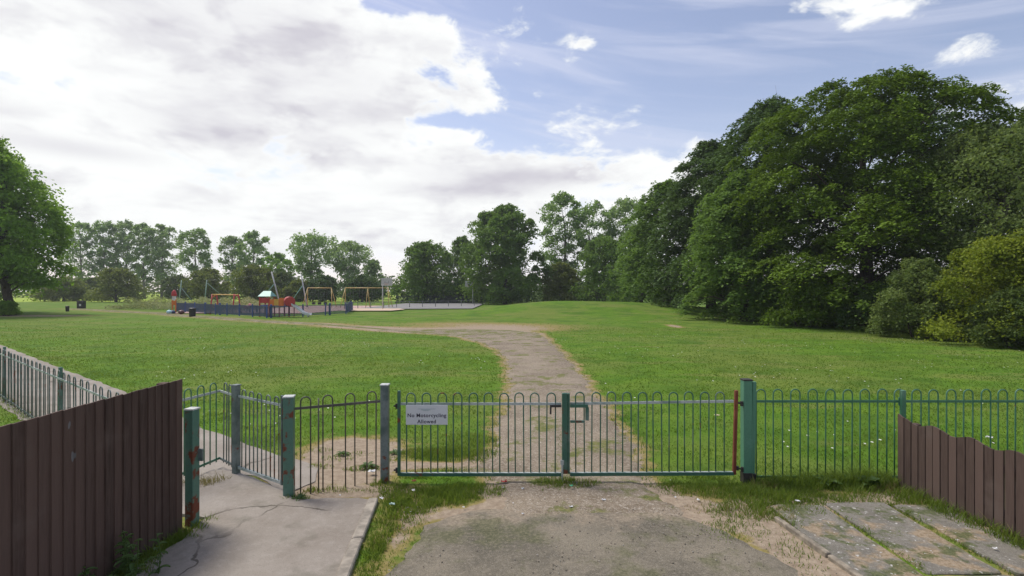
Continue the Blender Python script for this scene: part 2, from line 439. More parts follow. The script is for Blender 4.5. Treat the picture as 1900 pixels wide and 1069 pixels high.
# --- sheets: driveway, path, footpath, paving, play surfaces
m_drive, n, b, _ = material('old_tarmac')
p = n.pos(); a1 = n.noise(p, 1.1, 5, .6); a2 = n.noise(p, 26, 4, .75); a3 = n.noise(p, 130, 2, .6)
c = n.mix(n.ss(a1, .36, .64), (.126, .112, .084), (.230, .200, .148))
c = n.mix(n.math('MULTIPLY', n.ss(a2, .46, .66), .6), c, (.285, .250, .195))
c = n.mix(n.math('MULTIPLY', n.ss(a3, .52, .64), .65), c, (.055, .052, .046))
c = n.mix(n.math('MULTIPLY', n.ss(n.noise(p, 210, 1), .62, .70), .7), c, (.42, .39, .33))
sepx = n.new('ShaderNodeSeparateXYZ'); n.link(p, sepx.inputs[0])
edge = n.math('ADD', n.math('MULTIPLY', n.ss(sepx.outputs[1], 4.9, 6.2), .6), n.math('MULTIPLY', n.math('SUBTRACT', n.noise(p, 2.2, 5, .65), .5), 1.5))
c = n.mix(n.ss(edge, .15, .6), c, n.mix(n.ss(a2, .35, .65), (.205, .168, .122), (.33, .275, .205)))
moss = n.math('MULTIPLY', n.ss(n.noise(n.vmath('ADD', p, (4, 7, 0)), 1.5, 5, .65), .49, .64), .62)
c = n.mix(moss, c, n.mix(n.ss(a2, .4, .62), (.070, .080, .032), (.150, .150, .075)))
n.put(b.inputs['Base Color'], c); b.inputs['Roughness'].default_value = .92; b.inputs['Specular IOR Level'].default_value = .2
n.put(b.inputs['Normal'], n.bump(n.math('ADD', n.math('MULTIPLY', a2, .6), n.math('MULTIPLY', a3, .5)), .55, .014))
m_path, n, b, _ = material('worn_path')
p = n.pos(); a1 = n.noise(p, .8, 5, .65); a2 = n.noise(p, 18, 4, .75); a3 = n.noise(p, 90, 2, .6)
c = n.mix(n.ss(a1, .34, .66), (.195, .155, .110), (.315, .260, .190))
c = n.mix(n.math('MULTIPLY', n.ss(a2, .46, .64), .65), c, (.40, .345, .275))
c = n.mix(n.math('MULTIPLY', n.ss(a3, .50, .60), .75), c, (.085, .070, .052))
c = n.mix(n.math('MULTIPLY', n.ss(n.noise(p, 45, 2), .60, .68), .8), c, (.47, .43, .37))
sy = n.new('ShaderNodeSeparateXYZ'); n.link(p, sy.inputs[0])
tg = n.math('MULTIPLY', n.ss(n.math('ADD', n.noise(n.vmath('ADD', p, (1.5, 3, 0)), 1.15, 6, .7), n.math('MULTIPLY', n.ss(sy.outputs[1], 23, 34), .09)), .53, .62), .85)
c = n.mix(tg, c, n.mix(n.ss(a2, .4, .6), (.09, .125, .022), (.17, .165, .05)))
n.put(b.inputs['Base Color'], c); b.inputs['Roughness'].default_value = .95; b.inputs['Specular IOR Level'].default_value = .15
n.put(b.inputs['Normal'], n.bump(n.math('ADD', n.math('MULTIPLY', a2, .6), n.math('MULTIPLY', a3, .4)), .6, .02))
m_conc, n, b, _ = material('footway_concrete')
p = n.pos(); a1 = n.noise(p, .9, 5, .6); a2 = n.noise(p, 14, 4, .7); a3 = n.noise(p, 120, 2, .6)
c = n.mix(n.ss(a1, .34, .66), (.255, .222, .185), (.335, .300, .258))
c = n.mix(n.math('MULTIPLY', n.ss(a2, .46, .70), .4), c, (.38, .345, .30))
c = n.mix(n.math('MULTIPLY', n.ss(a3, .54, .68), .45), c, (.13, .115, .095))
vor = n.new('ShaderNodeTexVoronoi', feature='DISTANCE_TO_EDGE')
nz = n.new('ShaderNodeTexNoise'); n.put(nz.inputs['Vector'], p); nz.inputs['Scale'].default_value = 2.2; nz.inputs['Detail'].default_value = 4
n.put(vor.inputs['Vector'], n.vmath('ADD', p, n.vmath('MULTIPLY', nz.outputs['Color'], (.55, .55, 0)))); vor.inputs['Scale'].default_value = .62
crack = n.math('MULTIPLY', n.ss(vor.outputs['Distance'], .014, .004), n.ss(n.noise(p, .7, 2), .46, .54))
c = n.mix(n.math('MULTIPLY', crack, .75), c, (.07, .060, .045))
st = n.math('MULTIPLY', n.ss(n.noise(n.vmath('ADD', p, (9, 2, 0)), 1.6, 5, .65), .55, .70), .45)
c = n.mix(st, c, (.135, .128, .095))
n.put(b.inputs['Base Color'], c); b.inputs['Roughness'].default_value = .9; b.inputs['Specular IOR Level'].default_value = .2
n.put(b.inputs['Normal'], n.bump(n.math('ADD', n.math('MULTIPLY', a3, .5), n.math('MULTIPLY', crack, -1.5)), .4, .008))

def strip(name, yy, le, re, mat, off, nx=10):
    V, F = [], []
    for y, l, r in zip(yy, le, re):
        for i in range(nx + 1):
            x = l + (r - l) * i / nx
            q = y + (float(wob(np.array(x), 4.0, .16, 3.0)) if y - yy[0] < .6 else 0) * (1 - (y - yy[0]) / .6)
            V.append((x, q, tz1(x, q) + (off(y) if 0 < i < nx else -.02)))
    for j in range(len(yy) - 1):
        for i in range(nx):
            a = j * (nx + 1) + i
            F.append((a, a + 1, a + nx + 2, a + nx + 1))
    return structure(np_mesh(name, V, F, mat, smooth=True))
yy = np.concatenate((np.arange(-3, 3, .5), np.arange(3, 6.11, .05))); l, r = drive_edges(yy)
strip('driveway', yy, l, r, m_drive, lambda y: .004 - .035 * min(1, max(0, (y - 5.75) / .35)))
yy = np.concatenate((np.arange(5.4, 20, .06), np.arange(20, 34, .2))); l, r = path_edges(yy)
strip('path', yy, l, r, m_path, lambda y: .008 + .0006 * y - .035 * max(0, 1 - (y - 5.4) / .5))
# trail along the play area: offset polyline with ragged edges
seg = []
for (p0, p1) in zip(TRAIL[:-1], TRAIL[1:]):
    k = max(2, int(np.hypot(*(p1 - p0)) / .6))
    seg += [p0 + (p1 - p0) * t for t in np.arange(k) / k]
seg.append(TRAIL[-1]); seg = np.array(seg)
for _ in range(12): seg[1:-1] = (seg[:-2] + seg[2:] + 2 * seg[1:-1]) / 4
tg_ = np.gradient(seg, axis=0); tg_ /= np.linalg.norm(tg_, axis=1)[:, None]; nr = np.stack([-tg_[:, 1], tg_[:, 0]], 1)
s_ = np.arange(len(seg)); tp = np.clip(s_ / 26, .25, 1); hw1 = tp * (.85 + wob(s_, .7, .30, 1)); hw2 = tp * (.85 + wob(s_, .6, .30, 3))
V, F = [], []
for i in range(len(seg)):
    for k in np.linspace(-1, 1, 7):
        q = seg[i] + nr[i] * (hw1[i] if k > 0 else hw2[i]) * k
        V.append((q[0], q[1], tz1(*q) + (.03 if abs(k) < .9 else -.02)))
for i in range(len(seg) - 1):
    for k in range(6):
        a = i * 7 + k; F.append((a, a + 7, a + 8, a + 1))
structure(np_mesh('trodden_path', V, F, m_path, smooth=True))

def sheet(name, poly, z, mat, th=0.0):
    mb = MB(); nn = len(poly)
    mb.add([(x, y, z) for x, y in poly] + ([(x, y, z - th) for x, y in poly] if th else []),
           [tuple(range(nn))] + ([(i, i + nn, (i + 1) % nn + nn, (i + 1) % nn) for i in range(nn)] if th else []))
    return structure(mb.build(name, mat))
def ragged(poly, step, amp, seed):
    out = []; L = 0
    for (a, c) in zip(poly, poly[1:] + poly[:1]):
        a, c = np.array(a, float), np.array(c, float); k = max(1, int(np.linalg.norm(c - a) / step))
        t = (c - a) / (np.linalg.norm(c - a) + 1e-9); nn_ = np.array((t[1], -t[0]))
        for i in range(k):
            L += step; out.append(tuple(a + (c - a) * i / k + nn_ * float(wob(np.array(L), 3.0, amp, seed))))
    return out
inner = []
for a, c in zip(PAD[1:9], PAD[2:10]): inner += ragged([a, c], .12, .03, 2.0)[:max(1, int(math.dist(a, c) / .12))]
kx = lambda y: -1.48 - .107 * (y - 4.5)
sheet('pavement', [PAD[0]] + inner + [(kx(6.1) - .056, 6.1), (kx(-3) - .056, -3)], .022, m_conc, .05)
sheet('footpath', ragged(FOOT, .25, .05, 5.0), -.003, m_conc, .03)
m_kerb = simple('kerb_concrete', (.30, .265, .215), .9, .3, 9, bump=.4)
mb = MB()
for i in range(9):
    y0 = -3 + i * 1.0 + .12; y1 = y0 + .988
    x0, x1 = kx(y0), kx(y1)
    if y1 > y0: mb.box(((x0 + x1) / 2, (y0 + y1) / 2, .0), (.115, y1 - y0, .09), (0, 0, math.atan2(x0 - x1, y1 - y0)), ch=.012)
structure(mb.build('kerb', m_kerb))
mb = MB()
for i in range(10):
    y0 = -3.4 + i * .915; y1 = min(y0 + .90, 5.62)
    xa = 3.03 - (y0 - 4.5) * .12; xb = 3.03 - (y1 - 4.5) * .12
    if y1 > y0: mb.box(((xa + xb) / 2, (y0 + y1) / 2, -.028 + random.uniform(-.010, .008)), (.055, y1 - y0, .13), (random.uniform(-.01, .01), random.uniform(-.06, .03), math.atan2(xa - xb, y1 - y0)), ch=.008)
structure(mb.build('edging_kerb', simple('edging_concrete', (.25, .215, .165), .92, .35, 14, bump=.5)))
# broken concrete slabs beside the scalloped fence
m_slab, n, b, _ = material('slab_concrete')
p = n.pos(); a1 = n.noise(p, 2.2, 5, .65); a2 = n.noise(p, 30, 4, .75); t = n.attr('tint')
c = n.mix(n.ss(a1, .34, .66), (.130, .120, .098), (.210, .194, .160)); c = n.mix(n.math('MULTIPLY', t, .4), c, (.25, .23, .195))
c = n.mix(n.math('MULTIPLY', n.ss(a2, .47, .68), .55), c, (.33, .315, .28)); c = n.mix(n.math('MULTIPLY', n.ss(n.noise(p, 110, 2), .5, .66), .5), c, (.06, .058, .05))
c = n.mix(n.ss(n.noise(n.vmath('ADD', p, (2, 5, 0)), 1.7, 5, .6), .50, .59), c, n.mix(n.ss(a2, .4, .6), (.23, .175, .11), (.34, .27, .19)))
c = n.mix(n.math('MULTIPLY', n.ss(n.noise(n.vmath('ADD', p, (8, 1, 0)), 2.6, 5, .7), .50, .61), .82), c, n.mix(n.ss(a2, .4, .6), (.055, .075, .022), (.11, .125, .045)))
c = n.mix(n.ss(n.noise(n.vmath('ADD', p, (3, 3, 0)), 21, 2), .66, .70), c, (.46, .45, .42))
n.put(b.inputs['Base Color'], c); b.inputs['Roughness'].default_value = .92; b.inputs['Specular IOR Level'].default_value = .2
n.put(b.inputs['Normal'], n.bump(a2, .5, .012))
mb = MB()
for j, (xa, xb) in enumerate(((3.06, 3.67), (3.71, 4.39), (4.46, 5.05))):
    y = 5.98 - .05 * j + (.12 if j else 0)
    while y > -2.5:
        L = random.uniform(1.45, 1.75)
        sh = .02 * (4.5 - (y - L / 2)) * -1 * .6 if j < 9 else 0
        xo = -(y - L / 2 - 4.5) * (.09 if j == 0 else .04 if j == 1 else .02)
        if y > 1:
            cx_, cy_ = (xa + xb) / 2 + xo, y - L / 2; hx, hy = (xb - xa) / 2, L / 2 - .012; zt = .011 + random.uniform(-.006, .008); sx_, sy_ = random.uniform(-.016, .016), random.uniform(-.016, .016); ca = random.uniform(-.02, .02)
            pl = ragged([(-hx + .02, -hy), (hx - .02, -hy), (hx, -hy + .02), (hx, hy - .03), (hx - random.uniform(.02, .12), hy), (-hx + random.uniform(.02, .10), hy), (-hx, hy - .03), (-hx, -hy + .02)], .06, .014, random.uniform(0, 50))
            m_ = len(pl); ctr = lambda k_: [(cx_ + (u - v * ca) * k_, cy_ + (v + u * ca) * k_) for u, v in pl]
            top_ = [(a, b_, zt + (a - cx_) * sx_ + (b_ - cy_) * sy_) for a, b_ in ctr(.985)]; mid_ = [(a, b_, zt - .007 + (a - cx_) * sx_ + (b_ - cy_) * sy_) for a, b_ in ctr(1)]; low_ = [(a, b_, -.06) for a, b_ in ctr(1)]
            mb.add(top_ + mid_ + low_, [tuple(range(m_))] + [(r_ * m_ + (i + 1) % m_, r_ * m_ + i, (r_ + 1) * m_ + i, (r_ + 1) * m_ + (i + 1) % m_) for r_ in (0, 1) for i in range(m_)], random.random())
        else: mb.box(((xa + xb) / 2 + xo, y - L / 2, -.014 + random.uniform(-.006, .010)), (xb - xa - random.uniform(0, .03), L - .02, .05), (random.uniform(-.016, .016), random.uniform(-.02, .02), random.uniform(-.02, .02)), ch=.007, tint=random.random())
        y -= L
structure(mb.build('paving', m_slab))
m_court = simple('court_asphalt', (.22, .215, .21), .9, .12, 1.2)
m_rubber = simple('pink_safety_surface', (.44, .30, .27), .9, .15, 1.0)
m_sand = simple('sand', (.56, .43, .31), .95, .15, 1.5)
def flat(name, poly, mat, off):
    V = [(x, y, tz1(x, y) + off) for x, y in poly]; mb = MB(); mb.add(V, [tuple(range(len(V)))]); return structure(mb.build(name, mat))
flat('court_surface', [(-22, 71), (-5.5, 71), (-5.5, 106), (-22, 106)], m_court, .09)
flat('play_surface', [(-39, 57.5), (-23, 57.5), (-22.2, 66), (-22.2, 88), (-40, 88)], m_rubber, .05)
flat('sand_pit', [(-21.0, 62.3), (-14.8, 63), (-14.2, 68), (-16, 72.5), (-22, 72.5)], m_sand, .13)
# ------------------------------------------------------------------ railings, gates, posts, fences
P_GREEN = painted('weathered_green_paint', (.034, .118, .076), (.115, .180, .148), .60, .58)
P_GREY = painted('faded_grey_green_paint', (.072, .108, .100), (.165, .200, .195), .60, .50)
P_BRIGHT = painted('green_railing_paint', (.045, .160, .095), (.105, .220, .155), .66, .58)
P_RUSTY = painted('rusting_green_paint', (.080, .175, .130), (.150, .235, .200), .515, .58)
P_POST = painted('post_green_paint', (.078, .222, .140), (.115, .270, .195), .70, .62)
P_RUST = painted('rust_red_paint', (.150, .030, .014), (.22, .065, .030), .52, .55, .7)
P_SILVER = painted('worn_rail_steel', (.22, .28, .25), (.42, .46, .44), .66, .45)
P_CAP = simple('pale_cap_paint', (.50, .52, .50), .5, .2, 20)
P_DARK = simple('dark_iron', (.030, .026, .024), .6, .3, 20)
P_LILAC = painted('worn_brown_bar_paint', (.060, .058, .048), (.13, .115, .105), .64, .56)

def hoop_mesh(w, zb, zt, r):
    mb = MB(); h = w / 2
    pts = [(-h, 0, zb), (-h, 0, (zb + zt) / 2), (-h, 0, zt - h)]
    for k in range(1, 8):
        a = math.pi * (1 - k / 8)
        pts.append((h * math.cos(a), 0, zt - h + h * math.sin(a)))
    pts += [(h, 0, zt - h), (h, 0, (zb + zt) / 2), (h, 0, zb)]
    mb.tube(pts, r, 8)
    return mb
def post_mesh(s, h, cap=True):
    mb = MB(); mb.box((0, 0, h / 2 - .15), (s, s, h + .3), ch=.006); return mb
def gatepost(name, label, x, y, s, h, mat, capmat, rz=0, group=None):
    t = thing(name, label, 'post', (x, y, 0), rz, group)
    sh = post_mesh(s, h - .012).build('post_shaft', mat, t)
    c = MB(); c.box((0, 0, h - .004), (s + .012, s + .012, .016), ch=.003); c.build('cap', capmat, sh)
    return t
def hoop_run(root, xs, w, zb, zt, r, mat, extra=()):
    """identical hooped bars at the given places along the root's x axis"""
    h0 = None
    for x in xs:
        if h0 is None:
            h0 = hoop_mesh(w, zb, zt, r).build('hoop_bar', mat, root, smooth=True); h0.location = (x, 0, 0)
        else:
            child_copy(h0, (x + random.uniform(-.003, .003), 0, random.uniform(-.004, .004)), rot=(random.uniform(-.006, .006), random.uniform(-.006, .006), 0))
    for x in extra:
        mb = MB(); mb.tube([(x, 0, zb), (x, 0, zt - .03)], r, 8); mb.build('bar', mat, root, smooth=True)
def rail(root, name, x0, x1, z, sz, mat, z1=None):
    z1 = z if z1 is None else z1; L = x1 - x0
    mb = MB(); mb.box(((x0 + x1) / 2, 0, (z + z1) / 2), (L, sz[0], sz[1]), (0, -math.atan2(z1 - z, L), 0), ch=.003); return mb.build(name, mat, root)
def ang(p, q): return math.atan2(q[1] - p[1], q[0] - p[0])

# --- double vehicle gate, across the drive at Y = 6.71
GY_ = 6.71
gl = thing('driveway_gate', 'green hoop-topped steel gate leaf carrying the white notice', 'gate', (-1.48, GY_, 0), 0, 'two leaves of the drive gate')
mb = MB(); mb.box((0, 0, .645), (.038, .038, 1.11), ch=.004); st_ = mb.build('hinge_stile', P_GREEN, gl)
rail(gl, 'top_rail', .019, 2.125, 1.028, (.012, .034), P_SILVER); b_ = rail(gl, 'bottom_rail', .019, 2.125, .105, (.040, .042), P_GREEN); rail(b_, 'lit_edge', .03, 2.12, .1275, (.036, .003), P_SILVER)  # pale strip paints the light on the bottom rail's top face
hoop_run(gl, [.155 + .2035 * i for i in range(10)], .112, .126, 1.168, .0085, P_GREEN)
mb = MB(); mb.box((2.171, -.004, .645), (.072, .05, 1.05), ch=.004); cs_ = mb.build('closing_stile', P_GREEN, gl)
mb = MB(); mb.tube([(2.135, -.038, .30), (2.135, -.038, -.04)], .011, 8); mb.box((2.135, -.03, .27), (.045, .016, .06)); mb.build('drop_bolt', P_SILVER, cs_)
mb = MB(); mb.tube([(-.07, 0, 1.0), (0, 0, 1.0)], .012, 8); mb.tube([(-.03, 0, .965), (-.03, 0, 1.03)], .018, 8)
hg = mb.build('hinge', P_DARK, st_); child_copy(hg, (0, 0, -.84))
mb = MB(); mb.box((2.05, -.03, 1.005), (.15, .022, .028)); mb.tube([(1.985, -.03, .99), (1.983, -.034, .90)], .012, 6); mb.build('latch_bar', P_DARK, gl)
gr = thing('driveway_gate', 'green hoop-topped steel gate leaf ending in a rusty red stile', 'gate', (2.925, GY_, 0), math.pi, 'two leaves of the drive gate')
mb = MB(); mb.box((0, 0, .655), (.040, .040, 1.10), (0, RAD(-1.5), 0), ch=.004); st_ = mb.build('hinge_stile', P_RUST, gr)
rail(gr, 'top_rail', .020, 2.165, 1.062, (.012, .034), P_SILVER, 1.03); b2_ = rail(gr, 'bottom_rail', .020, 2.165, .118, (.040, .042), P_GREEN, .106); rail(b2_, 'lit_edge', .03, 2.16, .1405, (.036, .003), P_SILVER, .1285)  # same painted-light strip along the sloping bottom rail
hoop_run(gr, [.200 + .2035 * i for i in range(10)], .112, .132, 1.180, .0085, P_GREEN)
mb = MB(); mb.box((2.182, .004, .645), (.024, .052, 1.05), ch=.004); mb.build('closing_stile', P_GREEN, gr)
mb = MB(); mb.box((2.05, .03, 1.005), (.235, .022, .036)); mb.box((2.07, .03, .803), (.19, .022, .03)); mb.box((1.945, .03, .904), (.045, .022, .171)); mb.build('latch_loop', P_GREEN, gr)
mb = MB(); mb.tube([(-.115, 0, 1.03), (0, 0, 1.045)], .013, 8); mb.tube([(-.085, 0, 1.0), (-.085, 0, 1.06)], .02, 8); mb.tube([(-.02, 0, 1.02), (-.02, 0, 1.07)], .018, 8)
hg = mb.build('hinge', P_DARK, st_); child_copy(hg, (-.01, 0, -.86))

# --- notice on the left leaf
m_ink = simple('dark_violet_ink', (.030, .026, .055), .6, .1)
m_pale = simple('pale_teal_ink', (.36, .43, .44), .6, .1)
m_white = simple('white_sign_board', (.60, .61, .63), .45, .05, 3, bump=.03)
sg = thing('notice_sign', 'white rectangular notice reading No Motorcycling Allowed on the gate bars', 'sign', (-1.112, GY_ - .028, .89))
mb = MB(); mb.box((0, 0, 0), (.545, .008, .256), ch=.002); mb.build('board', m_white, sg)
def lettering(text, width, zc, mat, name, bold):
    cu = bpy.data.curves.new(name, 'FONT'); cu.body = text; cu.align_x = 'CENTER'; cu.align_y = 'CENTER'; cu.size = .07; cu.offset = bold; cu.space_character = 1.08
    o = bpy.data.objects.new(name, cu); COL.objects.link(o)
    bpy.context.view_layer.update()
    me = bpy.data.meshes.new_from_object(o.evaluated_get(bpy.context.evaluated_depsgraph_get()))
    bpy.data.objects.remove(o)
    xs_ = [v.co.x for v in me.vertices]; s = width / (max(xs_) - min(xs_))
    me.transform(Matrix.Diagonal((s, min(s, 1.0), 1, 1)))
    me.materials.clear(); me.materials.append(mat)
    o = bpy.data.objects.new(name, me); COL.objects.link(o); o.parent = sg
    o.location = (0, -.0052, zc); o.rotation_euler = (RAD(90), 0, 0)
lettering('No Motorcycling', .505, -.008, m_ink, 'lettering', .0016)
lettering('Allowed', .245, -.088, m_ink, 'lettering', .0016)
mb = MB()
for (x, z, w_, h_) in ((0, .078, .228, .006), (-.01, .066, .12, .010), (-.01, .055, .07, .006)): mb.box((x, -.0048, z), (w_, .002, h_))
mb.build('heading_mark', m_pale, sg)

# --- gate posts
gatepost('gate_post', 'square grey-green gate post beside the white notice', -1.672, 6.74, .100, 1.28, P_GREY, P_CAP)
pb = gatepost('gate_post', 'thick bright green gate post beside the rusty red stile', 3.085, 6.74, .112, 1.345, P_POST, P_DARK)
mb = MB(); mb.box((.083, -.01, .66), (.048, .05, 1.31), (0, RAD(1.0), 0), ch=.004); mb.build('railing_end_bar', P_POST, pb)
mb = MB(); mb.box((-.0, 0, .06), (.120, .120, .15), ch=.01); mb.box((.085, -.012, .05), (.058, .062, .13), ch=.008); mb.build('rusted_foot', P_DARK, pb)
gatepost('gate_post', 'rust-streaked green post where the pedestrian gate hinges', -2.73, 6.27, .118, 1.22, P_RUSTY, P_CAP, RAD(12))
gatepost('gate_post', 'dark grey-green post that stops the pedestrian gate', -3.77, 7.0, .080, 1.225, P_GREY, P_GREY, RAD(-20))
pp = gatepost('gate_post', 'low rusty green post at the end of the tall brown fence', -3.435, 5.50, .100, 1.245, P_RUSTY, P_CAP, RAD(-8))
mb = MB(); mb.box((.075, .03, .74), (.055, .02, .13), ch=.004); mb.build('latch_plate', P_GREY, pp)

# --- pedestrian gate leaf
a_, c_ = (-2.875, 6.41), (-3.73, 6.98)
pg = thing('pedestrian_gate', 'narrow grey hoop-topped gate leaf standing ajar on the concrete path', 'gate', (*a_, 0), ang(a_, c_))
L_ = math.hypot(c_[0] - a_[0], c_[1] - a_[1])
mb = MB(); mb.box((0, 0, .64), (.036, .036, 1.12), ch=.004); st_ = mb.build('hinge_stile', P_GREY, pg)
rail(pg, 'top_rail', .018, L_, 1.075, (.012, .032), P_SILVER); rail(pg, 'bottom_rail', .018, L_, .105, (.03, .036), P_SILVER)
hoop_run(pg, [.125 + .192 * i for i in range(5)], .098, .12, 1.17, .0085, P_GREY)
mb = MB(); mb.tube([(-.11, -.02, 1.0), (0, 0, 1.0)], .016, 8); mb.tube([(-.03, -.005, .96), (-.03, -.005, 1.04)], .024, 8); hg = mb.build('hinge', P_RUST, st_); child_copy(hg, (0, 0, -.82))

# --- fixed panels
def panel(name, label, p, q, hoops, w, zb, zr, zt, bar, railm, group='hoop-topped railings', posts=(), extra=(), postmat=None, posth=1.25, r=.0085, zbr=None):
    t = thing(name, label, 'railing', (*p, 0), ang(p, q), group)
    L = math.hypot(q[0] - p[0], q[1] - p[1])
    rail(t, 'top_rail', 0, L, zr, (.012, .032), railm)
    if zbr: rail(t, 'bottom_rail', 0, L, zbr, (.012, .032), bar)
    hoop_run(t, hoops, w, zb, zt, r, bar, extra)
    p0 = None
    for x in posts:
        if p0 is None:
            m = MB(); m.box((0, -.03, posth / 2 - .1), (.055, .05, posth + .2), ch=.004); m.box((0, -.004, zr), (.075, .016, .11), ch=.003)
            p0 = m.build('post', postmat or bar, t); p0.location = (x, 0, 0)
        else: child_copy(p0, (x, 0, 0))
    return t
panel('railing_panel', 'short brown-barred railing over the bare earth patch', (-2.67, 6.29), (-1.73, 6.72), [.125, .385, .655, .92], .115, -.02, 1.06, 1.195, P_LILAC, P_LILAC, extra=(.275, ))
panel('railing_panel', 'bright green railing running along the lawn from the thick post', (3.19, 6.77), (13.2, 6.77), [.10 + .2285 * i for i in range(43)], .122, .02, 1.048, 1.205, P_BRIGHT, P_BRIGHT,
      posts=(1.955, 4.7, 7.4, 9.9), posth=1.20, zbr=.05)
panel('railing_panel', 'short kinked railing behind the pedestrian gate post', (-3.82, 7.02), (-4.18, 7.32), [.10, .28, ], .10, .08, 1.08, 1.21, P_GREY, P_SILVER, zbr=.12)
panel('railing_panel', 'railing panel closing the chicane beside the tall brown fence', (-4.18, 7.32), (-4.42, 6.12), [.12 + .22 * i for i in range(5)], .112, .08, 1.08, 1.21, P_BRIGHT, P_SILVER, zbr=.12)
panel('railing_panel', 'long grey railing receding along the park footpath', (-4.46, 6.12), (-30.5, 26.3), [.13 + .34 * i for i in range(96)], .12, .06, 1.06, 1.19, P_GREY, P_SILVER,
      extra=[], posts=(3.9, 9.0, 14.1, 19.2, 24.3, 29.4), postmat=P_RUSTY, posth=1.24, zbr=.12)

# --- tall close-boarded fence, left of the concrete pad
def wood(name, c1, c2):
    m, n, b, _ = material(name); p = n.obj((9, 9, .6)); t = n.attr('tint')
    g1 = n.noise(p, 6, 5, .65, .4); w_ = n.noise(n.pos(), 2.0, 4, .6)
    c = n.mix(n.ss(g1, .3, .7), c1, c2); c = n.mix(n.math('MULTIPLY', t, .75), c, tuple(x * 1.5 for x in c2))
    c = n.mix(n.math('MULTIPLY', n.ss(w_, .56, .74), .5), c, tuple(x * y for x, y in zip(c2, (1.5, 1.7, 1.75))))
    sz = n.new('ShaderNodeSeparateXYZ'); n.link(n.pos(), sz.inputs[0])
    low = n.math('MULTIPLY', n.ss(n.math('ADD', sz.outputs[2], n.math('MULTIPLY', w_, .4)), .42, .16), .55)
    c = n.mix(low, c, (.105, .085, .062))
    c = n.mix(n.ss(n.noise(n.vmath('MULTIPLY', n.pos(), (7, 7, 3.2)), 1.0, 2),   .775, .79), c, (.17, .165, .17))
    n.put(b.inputs['Base Color'], c); b.inputs['Roughness'].default_value = .8; b.inputs['Specular IOR Level'].default_value = .25
    n.put(b.inputs['Normal'], n.bump(g1, .45, .006)); return m
WD = wood('dark_stained_board', (.050, .031, .025), (.090, .058, .047)); WL = wood('brown_stained_board', (.055, .036, .029), (.088, .060, .049))
t = thing('board_fence', 'tall dark brown close-boarded fence with a flat top', 'fence', (-3.5, 5.43, 0), RAD(-90))
mb = MB(); x = 0
while x < 5.6:
    w_ = .1025 + random.uniform(-.004, .004)
    mb.box((x + w_ / 2, random.uniform(-.002, .002), .775 + random.uniform(-.004, .002)), (w_ + .012, .014, 1.60), (random.uniform(-.004, .004), random.uniform(-.004, .004), RAD(7.5)), tint=random.random())
    x += w_
mb.build('boards', WD, t)
for z in (.35, 1.3):
    m = MB(); m.box((2.8, -.05, z), (5.6, .06, .08), ch=.006); m.build('cross_rail', WD, t)
for x in (.1, 2.8, 5.5):
    m = MB(); m.box((x, -.13, .75), (.09, .09, 1.6), ch=.006); m.build('fence_post', WD, t)

# --- low scalloped fence on the right
P0, P1 = (4.99, 6.62), (5.22, 2.0)
t = thing('scalloped_fence', 'low brown picket fence with a scalloped top beside the slabs', 'fence', (*P0, 0), ang(P0, P1))
mb = MB(); L = math.hypot(P1[0] - P0[0], P1[1] - P0[1]); x = 0.0
while x < L:
    w_ = .091 + random.uniform(-.004, .004); k = 6; prof = []
    for i in range(k + 1):
        xx = x + w_ * i / k
        prof.append(.868 + .026 * math.cos(2 * math.pi * (xx - .045) / .475) + (.03 * (1 - xx / .06) if xx < .06 else 0) - .01 * (x / L))
    dz = random.uniform(-.002, .002); y0 = random.uniform(-.003, .003); vs = []
    for yo in (0, .02):
        vs += [(x, y0 + yo, -.15)] + [(x + w_ * i / k, y0 + yo, prof[i] + dz) for i in range(k + 1)] + [(x + w_, y0 + yo, -.15)]
    nn = k + 3
    fs = [tuple(range(nn - 1, -1, -1)), tuple(range(nn, 2 * nn))] + [(i, (i + 1) % nn, (i + 1) % nn + nn, i + nn) for i in range(nn)]
    mb.add(vs, fs, random.random())
    x += w_ + random.uniform(.012, .020)
mb.build('pickets', WL, t)
for z in (.2, .66):
    m = MB(); m.box((L / 2, .045, z), (L, .045, .07), ch=.005); m.build('cross_rail', WL, t)
for x in (.15, 2.3, 4.4):
    m = MB(); m.box((x, .11, .38), (.08, .08, .9), ch=.006); m.build('fence_post', WL, t)
# ------------------------------------------------------------------ play area, 45 to 110 m away
def flatmat(name, c, rough=.45): return simple(name, c, rough, .12, 3, bump=0)
C_RED = flatmat('red_play_paint', (.42, .035, .03)); C_ORANGE = flatmat('orange_play_paint', (.62, .16, .02)); C_YEL = flatmat('yellow_play_paint', (.60, .34, .05))
C_BLUE = flatmat('blue_play_paint', (.05, .085, .26)); C_SWING = flatmat('tan_yellow_steel', (.50, .36, .12)); C_STEEL = flatmat('galvanised_steel', (.42, .43, .42), .4)
C_MINT = flatmat('mint_play_paint', (.20, .46, .38)); C_WHITE = flatmat('white_play_panel', (.62, .63, .62)); C_BLACK = flatmat('black_plastic', (.014, .014, .015), .5)
C_SAGE = flatmat('sage_post_paint', (.28, .38, .30)); C_CHAIN = flatmat('chain_steel', (.16, .16, .16), .5); C_SLIDE = flatmat('steel_slide', (.62, .63, .65), .35); C_TEAL = flatmat('dark_blue_green_bars', (.050, .085, .150))
C_PINK = flatmat('pink_plastic', (.62, .25, .25))

def at(px_, Y): return ((px_ - 950) / 950 * Y, Y)

